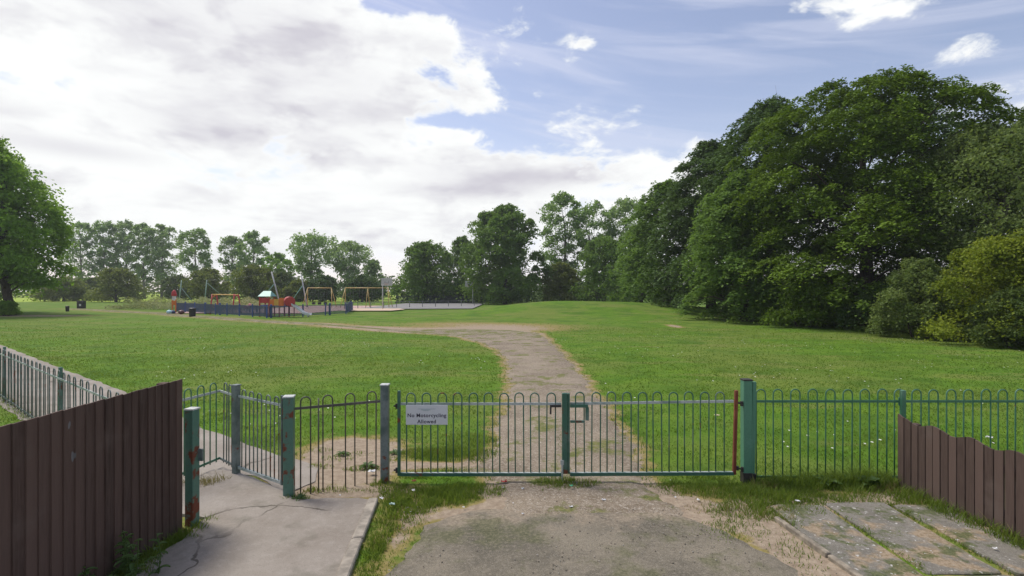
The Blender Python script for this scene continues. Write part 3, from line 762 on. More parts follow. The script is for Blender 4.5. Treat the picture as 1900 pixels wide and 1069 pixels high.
# fence round the toddlers' area: three sides seen, one thing
cor = [at(327, 61.5), at(400, 55.5), at(495, 48.3), at(562, 51.5), at(642, 56.5), (-20.5, 66.0)]
t = thing('play_area_fence', 'low blue bar fence enclosing the play tower and slide', 'fence', (0, 0, 0))
for (a, c) in zip(cor[:-1], cor[1:]):
    L = math.dist(a, c); k = max(1, round(L / 2.6)); q = ang(a, c)
    for i in range(k):
        x0, y0 = a[0] + (c[0] - a[0]) * i / k, a[1] + (c[1] - a[1]) * i / k
        mb = MB(); l = L / k
        for j in range(1, int(l / .10)): mb.box((j * .10, 0, .60), (.042, .022, 1.0))
        mb.box((l / 2, 0, 1.08), (l, .03, .05)); mb.box((l / 2, 0, .14), (l, .03, .05))
        p = mb.build('bar_panel', C_TEAL, t); p.location = (x0, y0, tz1(x0, y0)); p.rotation_euler = (0, 0, q)
        mb = MB(); mb.box((0, 0, .6), (.10, .10, 1.3), ch=.01); p = mb.build('fence_post', C_BLUE, t); p.location = (x0, y0, tz1(x0, y0))
for s_ in (at(381, 57.2), at(408, 55), at(503, 48.8), at(612, 54.6)):
    mb = MB(); mb.box((0, 0, .62), (.20, .12, 1.3), ch=.015); p = mb.build('gate_pillar', C_BLUE, t); p.location = (*s_, 0)

def frame(t, name, pts, r, mat):
    mb = MB(); mb.tube(pts, r, 8); return mb.build(name, mat, t, smooth=True)

# red and white topped marker post
x, y = at(323, 60.5)
t = thing('play_marker_post', 'red-capped white panel on orange legs at the fence corner', 'play panel', (x, y, 0))
for s_ in (-.2, .2):
    m = MB(); m.box((s_, 0, .8), (.11, .11, 1.6), ch=.01); m.build('leg', C_ORANGE, t)
m = MB(); m.box((0, 0, 1.72), (.44, .12, .5), ch=.02); m.build('panel', C_WHITE, t)
m = MB(); m.lathe((0, 0, 0), [(.27, 1.97), (.29, 2.05), (.26, 2.3), (.20, 2.5), (.10, 2.64), (.03, 2.68)], 14); m.build('cap', C_RED, t, smooth=True)
m = MB(); m.box((0, -.06, 1.15), (.5, .05, .5)); m.build('lower_panel', C_ORANGE, t)

# play tower with slide
x, y = at(506, 51.0)
t = thing('play_tower', 'red play tower with mint roof, orange bridge and steel slide', 'play tower', (x, y, 0), RAD(-4))
for i, (a, c) in enumerate(((-1.05, -.5), (-.1, -.5), (-1.05, .5), (-.1, .5))):
    m = MB(); m.box((a, c, .98), (.11, .11, 1.96), ch=.01); m.build('tower_post', C_RED, t)
for i, (a, c) in enumerate(((.95, -.5), (1.95, -.5), (.95, .5), (1.95, .5))):
    m = MB(); m.box((a, c, .85), (.10, .10, 1.7), ch=.01); m.build('tower_post', C_RED, t)
m = MB(); m.box((-.575, 0, 1.12), (1.05, 1.05, .08)); m.box((.42, 0, 1.08), (.95, .8, .06)); m.box((1.45, 0, 1.04), (1.1, 1.05, .08)); m.build('deck', C_BLUE, t)
m = MB()
m.add([(-1.2, -.62, 2.02), (.1, -.62, 2.02), (.1, .62, 2.02), (-1.2, .62, 2.02), (-.95, 0, 2.55), (-.15, 0, 2.55)], [(0, 1, 5, 4), (2, 3, 4, 5), (1, 2, 5), (3, 0, 4), (3, 2, 1, 0)]); m.build('roof', C_MINT, t)
m = MB(); m.box((-.575, -.5, 1.62), (.84, .04, .5)); m.build('tower_panel', C_RED, t)
m = MB(); m.box((.18, -.5, 1.42), (.52, .05, .62)); m.build('bridge_panel', C_ORANGE, t)
m = MB(); m.box((.66, -.5, 1.44), (.50, .05, .64)); m.build('bridge_panel', C_YEL, t)
m = MB(); m.box((1.20, -.56, 1.46), (.46, .06, .80)); m.build('bridge_panel', C_ORANGE, t)
m = MB(); m.lathe((0, 0, 0), [(.46, -.55), (.50, -.5), (.50, .5), (.46, .55)], 18); o = m.build('tunnel', C_RED, t); o.rotation_euler = (RAD(90), 0, RAD(35)); o.location = (1.78, -.15, 1.50)
m = MB()
for (dx, w_) in ((0, .0),):
    prof = [(2.05, 1.22), (2.35, 1.12), (3.35, .34), (3.75, .22), (4.05, .20)]
    vs = []; fs = []
    for (a, z) in prof: vs += [(a, -.55, z + .16), (a, -.53, z), (a, -.07, z), (a, -.05, z + .16), (a, -.07, z - .05), (a, -.53, z - .05)]
    for i in range(len(prof) - 1):
        for k in range(6): fs.append((i * 6 + k, i * 6 + (k + 1) % 6, i * 6 + 6 + (k + 1) % 6, i * 6 + 6 + k))
    m.add(vs, fs)
m.build('slide', C_SLIDE, t)
m = MB(); m.box((3.8, -.3, .1), (.08, .3, .2)); m.build('slide_foot', C_STEEL, t)

# climbing bars
x, y = at(421, 57)
t = thing('climbing_bars', 'yellow-topped overhead climbing bars on red legs inside the blue fence', 'climbing frame', (x, y, 0), RAD(-6))
m = MB()
for s_ in (-.35, .35): m.tube([(-1.55, s_, 2.16), (1.1, s_, 2.12)], .055, 8)
for i in range(8): m.tube([(-1.4 + i * .35, -.35, 2.15), (-1.4 + i * .35, .35, 2.15)], .025, 6)
m.build('ladder_top', C_YEL, t)
for a in (-1.5, 1.12):
    for s_ in (-1, 1): frame(t, 'leg', [(a, s_ * .35, 2.2), (a + .05, s_ * .75, 0)], .07, C_RED)
frame(t, 'end_beam', [(1.05, -.4, 2.12), (1.6, -.4, 2.0)], .07, C_RED)
frame(t, 'end_beam', [(-1.5, .35, 2.15), (-2.05, .35, 1.8)], .06, C_ORANGE)

# small rockers and a bench inside the fence
def rocker(x, y, mat, label):
    t = thing('spring_rocker', label, 'spring rocker', (x, y, 0), random.uniform(-.6, .6), 'spring rockers on the pink surface')
    m = MB(); m.tube([(.12 * math.cos(k * .9), .12 * math.sin(k * .9), .05 + k * .018) for k in range(24)], .018, 6); m.build('spring', C_BLACK, t)
    m = MB(); m.ball((0, 0, .66), (.42, .13, .22)); m.ball((.34, 0, .92), (.16, .11, .20)); m.tube([(.2, -.2, .9), (.2, .2, .9)], .02, 6); m.build('body', mat, t, smooth=True)
rocker(*at(458, 61), C_PINK, 'pink and white spring rocker left of the play tower')
rocker(*at(397, 64), C_YEL, 'yellow spring rocker beneath the climbing bars')
x, y = at(470, 60.5)
t = thing('play_bench', 'dark low bench between the pink rocker and play tower', 'bench', (x, y, 0))
m = MB(); m.box((0, 0, .46), (1.0, .4, .06), ch=.01); m.build('seat', C_BLACK, t)
m = MB(); m.box((0, .2, .72), (1.0, .05, .3), ch=.01); m.build('backrest', C_BLACK, t)
for s_ in (-.42, .42):
    m = MB(); m.box((s_, 0, .215), (.06, .36, .43)); m.build('leg', C_BLACK, t)

# swings
def swing(name, label, x, y, rz, Ls, H, seats, cradle):
    t = thing(name, label, 'swings', (x, y, tz1(x, y)), rz, 'yellow swing frames')
    xs_ = [0]
    for l in Ls: xs_.append(xs_[-1] + l)
    frame(t, 'top_beam', [(0, 0, H), (xs_[-1], 0, H)], .065, C_SWING)
    for k, a in enumerate(xs_):
        sp = -.45 if k == 0 else .45 if k == len(xs_) - 1 else 0
        for s_ in (-1, 1): frame(t, 'leg', [(a, 0, H), (a + sp * (1 if len(xs_) == 2 or k in (0, len(xs_) - 1) else 0) , s_ * 1.15, 0)], .055, C_SWING)
    for a in seats:
        m = MB()
        for s_ in (-.22, .22): m.tube([(a + s_, 0, H), (a + s_ * .9, 0, .62)], .012, 5)
        m.build('chain', C_CHAIN, t)
        m = MB()
        if cradle:
            m.box((a, 0, .50), (.42, .34, .05), ch=.01); m.box((a, .17, .68), (.42, .04, .32)); m.box((a, -.17, .68), (.42, .04, .16)); m.box((a - .2, 0, .66), (.04, .34, .26)); m.box((a + .2, 0, .66), (.04, .34, .26))
        else: m.box((a, 0, .60), (.48, .20, .05), ch=.01)
        m.build('seat', C_BLACK, t)
x, y = at(571, 79); swing('swing_frame', 'single-bay yellow swing frame with dark toddler seats', x, y, RAD(2), [3.6], 3.05, [.9, 1.8, 2.7], True)
x, y = at(641, 79); swing('swing_frame', 'two-bay yellow swing frame in front of the dark trees', x, y, RAD(0), [3.45, 3.1], 3.05, [1.0, 2.4, 4.3, 5.7], False)

# cableway: two leaning pairs of poles and the wire between
t = thing('cableway', 'zip wire slung between leaning grey-green pole frames', 'zip wire', (0, 0, 0))
def pole(a, b, mat, r=.10): frame(t, 'pole', [a, b], [r, r * .85], mat)
x, y = at(331, 88); pole((x, y, 0), (x + .55, y, 4.45), C_SAGE)
x2, y2 = at(379, 88); pole((x2, y2, 0), (x2 + .45, y2, 4.5), C_SAGE)
frame(t, 'brace', [(x2 + .4, y2, 4.0), (x2 + 2.4, y2 + 1.5, 1.6)], .05, C_SAGE)
frame(t, 'brace', [(x + .45, y, 3.2), (x + 1.8, y + 1.5, .3)], .05, C_SAGE)
x3, y3 = at(521, 80); pole((x3, y3, 0), (x3 - 1.45, y3, 5.6), C_STEEL, .12)
x4, y4 = at(570, 80); pole((x4, y4, 0), (x4 - .95, y4, 5.2), C_STEEL, .12)
frame(t, 'brace', [(x4 - .6, y4, 3.6), (x4 - 2.6, y4 + .5, 1.1)], .05, C_MINT)
frame(t, 'brace', [(x3 - 1.1, y3, 3.6), (x3 - 2.6, y3 + .5, 2.1)], .05, C_MINT)
frame(t, 'cable', [(x2 + .45, y2, 4.5), (x2 + 5, y2 - 2, 4.35), (x3 - 1.45, y3, 5.5)], .018, C_CHAIN)

# basketball goals and the low court rail
def goal(label, x, y, pxo, Hb, w_, h_):
    t = thing('basketball_goal', label, 'basketball goal', (x, y, 0), 0, 'basketball goals on the court')
    frame(t, 'pole', [(0, .3, 0), (0, .3, Hb + .5)], .075, C_STEEL)
    m = MB(); m.box((pxo, -.05, Hb + h_ / 2), (w_, .05, h_), ch=.01); m.build('backboard', C_STEEL, t)
    m = MB(); m.box((pxo, -.08, Hb + h_ * .36), (w_ * .34, .012, .05)); m.box((pxo - w_ * .16, -.08, Hb + h_ * .5), (.05, .012, h_ * .3)); m.box((pxo + w_ * .16, -.08, Hb + h_ * .5), (.05, .012, h_ * .3)); m.build('target_marking', C_CHAIN, t)
    m = MB(); m.box((pxo / 2, .15, Hb + h_ * .5), (abs(pxo) + .1, .3, .08)); m.build('bracket', C_STEEL, t)
    m = MB(); m.tube([(pxo + .23 * math.cos(a), -.31 + .23 * math.sin(a), Hb + .22) for a in np.linspace(0, 2 * math.pi, 15)], .015, 6); m.build('hoop', C_ORANGE, t)
x, y = at(709, 71); goal('basketball goal rising behind the two-bay swing frame', x, y, .66, 3.30, 1.52, 1.05)
x, y = at(877, 100); goal('far basketball goal standing before the broad sycamore', x, y, -.75, 3.35, 1.45, 1.2)
t = thing('court_rail', 'low grey post-and-rail along the near edge of the court', 'rail', (0, 0, 0))
p0 = None
for i in range(11):
    x, y = at(640 + i * 24, 72 + i * 1.3); z = tz1(x, y)
    if p0 is None:
        m = MB(); m.box((0, 0, .5), (.09, .09, 1.1), ch=.01); p0 = m.build('rail_post', C_CHAIN, t); p0.location = (x, y, z)
    else: child_copy(p0, (x, y, z))
m = MB(); m.tube([(*at(640 + i * 24, 72 + i * 1.3), tz1(*at(640 + i * 24, 72 + i * 1.3)) + .98) for i in range(11)], .035, 6); m.build('top_rail', C_CHAIN, t)
t = thing('boundary_fence', 'dark paling fence along the foot of the far trees', 'fence', (0, 0, 0))
x0, x1, y = at(735, 108)[0], at(985, 108)[0], 108
mb = MB(); k = int((x1 - x0) / .16)
for i in range(k): mb.box((x0 + i * .16, y, .85), (.075, .03, 1.7))
for z in (.3, 1.4): mb.box(((x0 + x1) / 2, y + .04, z), (x1 - x0, .05, .06))
mb.build('palings', flatmat('dark_blue_black_fence', (.020, .024, .036)), t)
for i in range(0, k + 1, 17):
    m = MB(); m.box((x0 + i * .16, y + .08, .95), (.08, .08, 1.9)); m.build('fence_post', C_CHAIN, t)

# bins
def bin_(label, x, y, h, r, mat, sticker=False, square=False):
    t = thing('litter_bin', label, 'litter bin', (x, y, 0), 0, 'litter bins on the grass')
    m = MB()
    if square: m.box((0, 0, h * .42), (r * 2, r * 1.7, h * .84), ch=.03)
    else: m.lathe((0, 0, 0), [(r * .86, 0), (r * .9, .04), (r, h * .80), (r * 1.05, h * .82), (r * 1.05, h * .86)], 18)
    bb = m.build('bin_body', mat, t)
    m = MB()
    if square: m.box((0, 0, h * .93), (r * 2.1, r * 1.8, h * .16), ch=.04)
    else: m.lathe((0, 0, 0), [(r * .98, h * .84), (r * 1.0, h * .93), (r * .7, h * .98), (r * .2, h)], 18)
    m.build('bin_lid', mat, t)
    if sticker:
        m = MB(); m.box((r * .25, -r * .87, h * .45), (r * .7, .012, h * .28)); m.build('notice_plate', C_WHITE, bb)
x, y = at(357, 50.5); bin_('black round litter bin at the edge of the trodden path', x, y, .90, .31, C_BLACK)
x, y = at(151, 76); bin_('dark square bin with a white plate near the wildflowers', x, y, 1.1, .42, C_BLACK, True, True)
x, y = at(125, 64); bin_('small dark bin at the far end of the trodden path', x, y, .72, .20, C_BLACK)
# bags left on the path
m_bagc = flatmat('pale_blue_film', (.35, .55, .60)); m_bagn = flatmat('navy_film', (.03, .05, .14)); m_bagm = flatmat('maroon_film', (.10, .03, .04))
for (pxx, Y, s_, mt, lb) in ((314, 57, .26, m_bagc, 'pale blue carrier bag lying left of the navy one'), (320, 57.2, .24, m_bagn, 'navy carrier bag beside the pale blue one'), (336, 56.5, .27, m_bagm, 'maroon bag lying near the black round bin')):
    mb = MB(); mb.ball((0, 0, s_ * .8), (s_ * 1.15, s_, s_ * .85), 12, 8); mb.tube([(-s_ * .3, 0, s_ * 1.5), (-s_ * .1, 0, s_ * 2.0), (s_ * .15, 0, s_ * 1.5)], .025, 6)
    mb.v = [(a * (1 + .18 * math.sin(7 * b + 5 * c)), b * (1 + .2 * math.sin(6 * a + 3 * c)), c) for a, b, c in mb.v]
    o = mb.build('carrier_bag', mt, smooth=True); o.location = (*at(pxx, Y), 0); tag(o, lb, 'bag', 'bags left beside the play area')
# ------------------------------------------------------------------ trees and shrubs
def unit(n):
    v = rng.normal(size=(n, 3)); return v / np.linalg.norm(v, axis=1)[:, None]
def leaf_mesh(name, P, size, up, mat, tint, parent=None, aspect=.62, base=None):
    """one diamond leaf per point"""
    k = len(P)
    nrm = unit(k); nrm[:, 2] = np.abs(nrm[:, 2]) + up
    if base is not None: nrm = nrm * 1.0 + base * .8
    nrm /= np.linalg.norm(nrm, axis=1)[:, None]
    t = np.cross(nrm, unit(k)); t /= np.linalg.norm(t, axis=1)[:, None] + 1e-9
    bt = np.cross(nrm, t)
    s = (size * rng.uniform(.6, 1.3, k))[:, None]
    V = np.stack([P - t * s * .5, P + bt * s * aspect * .5 - nrm * s * .06, P + t * s * .5, P - bt * s * aspect * .5 - nrm * s * .06], 1).reshape(-1, 3)
    F = np.arange(4 * k).reshape(-1, 4)
    return np_mesh(name, V, F, mat, parent, {'tint': np.repeat(tint, 4)})

PROF = {
    'broad': ([0, .08, .25, .5, .75, .9, 1.0], [.86, .98, 1.0, .97, .88, .70, .34]),
    'round': ([0, .12, .35, .6, .82, .94, 1.0], [.55, .86, 1.0, .95, .70, .42, .12]),
    'dome': ([0, .08, .25, .5, .75, .9, 1.0], [.86, .98, 1.0, .93, .74, .48, .14]),
    'tall': ([0, .15, .4, .65, .85, .95, 1.0], [.35, .70, .95, 1.0, .78, .45, .12]),
    'bush': ([0, .15, .4, .7, .9, 1.0], [.90, 1.0, 1.0, .78, .48, .15]),
    'fan': ([0, .2, .5, .75, .92, 1.0], [.25, .55, .85, 1.0, .72, .25]),
}
DENS = 2.1
def crown(H, R, zb, prof, nl, nc, npc, lobe=.34, flat=.45, inner=.32, asym=(0, 0), cr=.42):
    """points grouped as leaves in sprays, sprays on lobes, lobes on an envelope"""
    pt, pr = PROF[prof]
    P, T, L = [], [], []
    for i in range(nl):
        t = (i + .5) / nl; t = t ** .85 if prof != 'bush' else t
        az_ = i * 2.39996 + rng.uniform(-.35, .35)
        re_ = np.interp(t, pt, pr) * R
        isin = rng.random() < inner
        rl = R * lobe * rng.uniform(.72, 1.3) * (.55 + .45 * np.interp(t, pt, pr))
        rr = max(0, re_ - rl * .75) * (rng.uniform(.1, .6) if isin else rng.uniform(.86, 1.12))
        z = zb + (H - zb) * t
        z = min(z, H - rl * .62 + rng.uniform(-.3, .35) * rl)
        c = np.array([rr * math.cos(az_) + asym[0] * t, rr * math.sin(az_) + asym[1] * t, z])
        L.append(c)
        dn = unit(nc); dn[:, 2] = dn[:, 2] * .85 + .15; out_ = np.array([math.cos(az_), math.sin(az_), 0]) * .35
        dn = dn + out_; dn /= np.linalg.norm(dn, axis=1)[:, None]
        q = c + dn * (rl * rng.uniform(.55, 1.08, nc))[:, None] * np.array([1.12, 1.12, .80])
        lt = rng.uniform(-.14, .14)
        for j in range(nc):
            m = int(npc * DENS * rng.uniform(.6, 1.4)); r_ = rl * cr * rng.uniform(.7, 1.3)
            o = rng.normal(size=(m, 3)) * np.array([r_, r_, r_ * flat]) * .62
            o[:, 2] -= (o[:, 0] ** 2 + o[:, 1] ** 2) / (r_ + 1e-6) * .45
            P.append(q[j] + o); T.append(np.clip(.45 + lt + rng.uniform(-.22, .22) + rng.normal(0, .10, m), 0, 1))
    P = np.concatenate(P); T = np.concatenate(T)
    k = (P[:, 2] > .12) & (P[:, 2] < H * 1.06)
    return P[k], T[k], L

def crown_pads(H, R, zb, prof, npad, nleaf, slope=.55, pr=1.3, inner=.25, thick=.06, seed=0.0):
    """layered boughs: each pad is a ragged drooping tray of leaf clusters on the envelope"""
    pt, prr = PROF[prof]; P, T, B, L = [], [], [], []
    for i in range(npad):
        t = ((i + rng.random()) / npad) ** .85; az_ = i * 2.39996 + rng.uniform(-.5, .5)
        re_ = np.interp(t, pt, prr) * R * (1 + .13 * math.sin(az_ * 3 + t * 5 + seed) + .08 * math.sin(az_ * 7 - t * 11 + seed))
        isin = rng.random() < inner
        rad = max(0, re_ * (rng.uniform(.25, .72) if isin else rng.uniform(.82, 1.0)) - pr * .35)
        p_ = pr * rng.uniform(.65, 1.35) * (.75 + .25 * min(1, re_ / R + .2))
        o = np.array([math.cos(az_), math.sin(az_)]); tn = np.array([-o[1], o[0]])
        zc = zb + (H - zb) * t - .25 * p_
        k = int(nleaf * rng.uniform(.7, 1.3) * (p_ / pr) ** 1.5); ns = 14
        sa = rng.uniform(-1, 1, ns) * p_ * .85; sb = rng.uniform(-1, 1, ns) * p_ * 1.2; sz = rng.normal(0, .15, ns) * p_
        q = rng.integers(0, ns, k); sg = p_ * .175
        a = sa[q] + rng.normal(0, sg, k); b = sb[q] + rng.normal(0, sg, k)
        z = zc + sz[q] - slope * a * (1 if not isin else .5) - .10 * (a * a + b * b) / p_ + rng.normal(0, thick * p_, k) - .5 * ((a - sa[q]) ** 2 + (b - sb[q]) ** 2) / sg * .6
        tilt = np.stack([(rad + a) * o[0] + b * tn[0], (rad + a) * o[1] + b * tn[1], z], 1)
        P.append(tilt); ti = rng.normal(0, .13, ns)
        T.append(np.clip(.48 + rng.uniform(-.20, .20) + ti[q] + rng.normal(0, .08, k), 0, 1))
        nb = np.array([o[0] * slope * .9, o[1] * slope * .9, .9]); B.append(np.repeat(nb[None], k, 0))
        if i % 9 == 0: L.append(np.array([rad * o[0], rad * o[1], zc]))
    P = np.concatenate(P); T = np.concatenate(T); B = np.concatenate(B); k = (P[:, 2] > .1) & (P[:, 2] < H * 1.05)
    return P[k], T[k], B[k], L

def tree(name, label, x, y, H, R, zb, prof, nl, nc, npc, size, lm, bm, tr=.3, group=None, cat='tree', lean=(0, 0), stems=1, **kw):
    z0 = tz1(x, y)
    t = thing(name, label, cat, (x, y, z0), 0, group)
    if 'pads' in kw:
        P, T, B, L = crown_pads(H, R, zb, prof, *kw['pads'], seed=x)
        leaf_mesh('crown', P, size, .3, lm, T, t, base=B)
    else:
        P, T, L = crown(H, R, zb, prof, nl, nc, npc, **kw)
        leaf_mesh('crown', P, size * 1.12, .22, lm, T, t)
    mb = MB(); hub = []
    top = H * (.80 if stems == 1 else .6)
    for s_ in range(stems):
        a = s_ * 2.4; ox, oy = (0, 0) if stems == 1 else (R * .16 * math.cos(a), R * .16 * math.sin(a))
        pts, rs = [], []
        for i in range(9):
            u = i / 8
            pts.append((ox + ox * 2.2 * u * (stems > 1) + lean[0] * u + .035 * H * math.sin(u * 4 + s_ + x) * u, oy + oy * 2.2 * u * (stems > 1) + lean[1] * u + .03 * H * math.sin(u * 5 + y) * u, -.15 + top * u))
            rs.append(tr * (1.35 if i == 0 else 1) * (1 - .82 * u) / (1 if stems == 1 else 1.5) + .015)
        mb.tube(pts, rs, 9); hub.append(pts)
    for i, c in enumerate(L):
        pts = hub[i % len(hub)]
        zt = max(.12, min(.93, (c[2] * .62) / top)); k = zt * 8; i0 = min(7, int(k)); f = k - i0
        s0 = Vector(pts[i0]).lerp(Vector(pts[i0 + 1]), f); e = Vector(c)
        mid = s0.lerp(e, .5) + Vector((0, 0, .10 * (e - s0).length)) + Vector(rng.normal(0, .05 * (e - s0).length, 3))
        r0 = max(.02, tr * (1 - .82 * zt) * .30)
        mb.tube([s0, s0.lerp(mid, .5) + Vector((0, 0, .02)), mid, mid.lerp(e, .55), e], [r0, r0 * .8, r0 * .6, r0 * .4, r0 * .16], 6)
        for _ in range(2):
            q = mid.lerp(e, rng.uniform(0, .8)); d_ = Vector(rng.normal(0, .3 * (e - s0).length * .6, 3)); mb.tube([q, q + d_ * .5 + Vector((0, 0, .1)), q + d_], [r0 * .35, r0 * .22, r0 * .08], 5)
    mb.build('trunk', bm, t, smooth=True)
    return t

def barkm(name, c1, c2):
    m, n, b, _ = material(name); p = n.pos((5, 5, 1.2)); g = n.noise(p, 2.2, 6, .7)
    n.put(b.inputs['Base Color'], n.mix(n.ss(g, .3, .7), c1, c2)); b.inputs['Roughness'].default_value = .95
    n.put(b.inputs['Normal'], n.bump(g, .7, .03)); return m
B_DARK = barkm('dark_bark', (.035, .028, .020), (.085, .070, .052)); B_GREY = barkm('grey_bark', (.07, .062, .05), (.16, .145, .12))
L_SYC = leafy('sycamore_leaves', (0.053, 0.102, 0.013), (0.165, 0.255, 0.022), .20)
L_SYC2 = leafy('dull_sycamore_leaves', (0.041, 0.084, 0.025), (0.108, 0.179, 0.041), .22)
L_WIL = leafy('willow_leaves', (0.103, 0.155, 0.043), (0.213, 0.276, 0.082), .35)
L_YEL = leafy('yellow_green_leaves', (0.101, 0.152, 0.019), (0.267, 0.316, 0.032), .35)
L_BUSH = leafy('bush_leaves', (0.050, 0.086, 0.022), (0.117, 0.163, 0.036), .32)
L_POP = leafy('poplar_leaves', (0.128, 0.216, 0.071), (0.249, 0.374, 0.125), .45)
L_POP2 = leafy('pale_poplar_leaves', (0.143, 0.223, 0.090), (0.278, 0.391, 0.154), .45)
L_ASH = leafy('ash_leaves', (0.109, 0.218, 0.035), (0.250, 0.401, 0.056), .42)
L_HAW = leafy('hawthorn_leaves', (0.107, 0.143, 0.033), (0.197, 0.238, 0.052), .38)
L_MID = leafy('maple_leaves', (0.076, 0.146, 0.032), (0.170, 0.276, 0.054), .38)

S_ = 'trees along the right of the lawn'
tree('sycamore_tree', 'huge layered dark green sycamore dominating the lawn edge', 25.9, 37.5, 17.9, 9.0, .9, 'broad', 0, 0, 0, .215, L_SYC, B_DARK, .55, S_, pads=(215, 900, .40, 1.55, .36))
tree('sycamore_tree', 'dull green sycamore behind the layered one, sloping crown', 24.2, 48, 20.5, 7.6, .9, 'dome', 0, 0, 0, .29, L_SYC2, B_DARK, .5, S_, pads=(165, 520, .40, 1.55, .30))
tree('sycamore_tree', 'bushy mid-green sycamore with foliage down to the mown grass', 19.5, 43, 12.6, 5.0, .5, 'dome', 0, 0, 0, .26, L_MID, B_DARK, .35, S_, pads=(120, 440, .5, 1.3, .30))
tree('sycamore_tree', 'dark sycamore whose crown tip meets the blue sky gap', 22.2, 57, 18.8, 6.3, .8, 'dome', 0, 0, 0, .33, L_SYC2, B_DARK, .45, S_, pads=(150, 350, .45, 1.55, .30))
tree('sycamore_tree', 'rounded sycamore at the far end of the dark row', 20.0, 66, 16.2, 6.2, .6, 'dome', 0, 0, 0, .36, L_MID, B_DARK, .42, S_, pads=(140, 320, .45, 1.5, .30))
tree('sycamore_tree', 'shaded sycamore filling the back of the dark row', 35.5, 46, 20.2, 7.8, .8, 'dome', 0, 0, 0, .34, L_SYC2, B_DARK, .5, S_, pads=(190, 240, .45, 1.4, .32))
tree('willow_tree', 'olive feathery willow rising behind the yellow-green bush', 29.2, 30.5, 12.2, 4.9, 3.6, 'round', 34, 20, 30, .17, L_WIL, B_GREY, .28, S_, flat=.65, lobe=.32)
tree('willow_tree', 'olive willow cut off by the picture edge', 34.6, 33, 12.0, 5.2, 1.0, 'round', 30, 18, 24, .20, L_WIL, B_GREY, .28, S_, flat=.6, lobe=.34)
U_ = 'bushes at the foot of the sycamores'
tree('shrub', 'yellow-green spreading shrub at the lawn edge', 23.9, 24.6, 5.2, 3.3, .3, 'bush', 34, 20, 30, .125, L_YEL, B_DARK, .09, U_, 'shrub', stems=4, flat=.45, lobe=.32)
tree('shrub', 'bright green shrub in front of the yellow-green one', 22.6, 22.8, 2.6, 1.7, .15, 'bush', 22, 16, 26, .11, L_BUSH, B_DARK, .06, U_, 'shrub', stems=3, flat=.5, lobe=.34)
tree('shrub', 'grey-green willowy shrub beside the huge sycamore', 22.2, 27.8, 4.2, 2.0, .15, 'bush', 24, 16, 28, .12, L_WIL, B_DARK, .07, U_, 'shrub', stems=4, flat=.7, lobe=.32)
tree('shrub', 'pale olive shrub between the willow and yellow-green shrub', 26.5, 26.2, 6.4, 2.6, .6, 'bush', 24, 16, 26, .14, L_WIL, B_DARK, .08, U_, 'shrub', stems=4, flat=.5, lobe=.32)
tree('shrub', 'dark low bush beneath the bushy mid-green sycamore', 20.6, 36.0, 3.2, 2.6, .1, 'bush', 24, 16, 20, .17, L_SYC, B_DARK, .07, U_, 'shrub', stems=3, flat=.5, lobe=.34)
tree('shrub', 'dark undergrowth bush in the deep shade of the huge sycamore', 24.6, 32.8, 2.9, 3.0, .1, 'bush', 24, 16, 20, .17, L_SYC2, B_DARK, .07, U_, 'shrub', stems=3, flat=.5, lobe=.34)

M_ = 'trees beyond the court'
tree('maple_tree', 'broad dense round tree behind the far basketball goal', at(936, 103)[0], 103, 19.6, 8.3, 1.2, 'dome', 54, 22, 16, .46, L_MID, B_DARK, .5, M_, flat=.5, lobe=.28, cr=.36)
tree('maple_tree', 'dark low tree beside the two-bay swings', at(790, 112)[0], 112, 13.2, 7.2, .8, 'dome', 38, 18, 13, .46, L_MID, B_DARK, .4, M_, flat=.5, lobe=.32)
tree('maple_tree', 'thin-topped dark tree just left of the broad round tree', at(858, 120)[0], 120, 15.5, 4.6, .8, 'dome', 28, 16, 12, .46, L_MID, B_DARK, .35, M_, flat=.5, lobe=.34)
tree('poplar_tree', 'tall airy grey-green poplar right of the broad round tree', at(1045, 116)[0], 116, 25.0, 5.0, 3.5, 'tall', 32, 14, 13, .46, L_POP, B_GREY, .42, M_, flat=.6, lobe=.34, inner=.15)
tree('poplar_tree', 'leaning open-crowned poplar with sky showing through', at(1108, 112)[0], 112, 21.8, 5.0, 5.5, 'fan', 24, 13, 12, .46, L_POP, B_GREY, .38, M_, flat=.6, lobe=.34, inner=.1, lean=(-2.2, 0))
tree('poplar_tree', 'pale rounded poplar nearest the dark sycamore row', at(1166, 110)[0], 110, 22.6, 5.2, 3.0, 'tall', 32, 14, 13, .44, L_POP2, B_GREY, .4, M_, flat=.6, lobe=.34, inner=.15)
tree('maple_tree', 'dark bushy tree under the leaning poplar', at(1120, 96)[0], 96, 12.6, 5.6, .6, 'dome', 34, 18, 13, .40, L_MID, B_DARK, .35, M_, flat=.5, lobe=.34)
tree('maple_tree', 'small light green tree under the airy poplar', at(1040, 104)[0], 104, 8.2, 4.2, .5, 'dome', 26, 16, 12, .38, L_HAW, B_DARK, .25, M_, flat=.5, lobe=.34)
tree('maple_tree', 'shaded tree joining the poplars to the sycamore row', at(1190, 84)[0], 84, 13.6, 4.8, .5, 'dome', 32, 18, 14, .36, L_MID, B_DARK, .3, M_, flat=.45, lobe=.34)

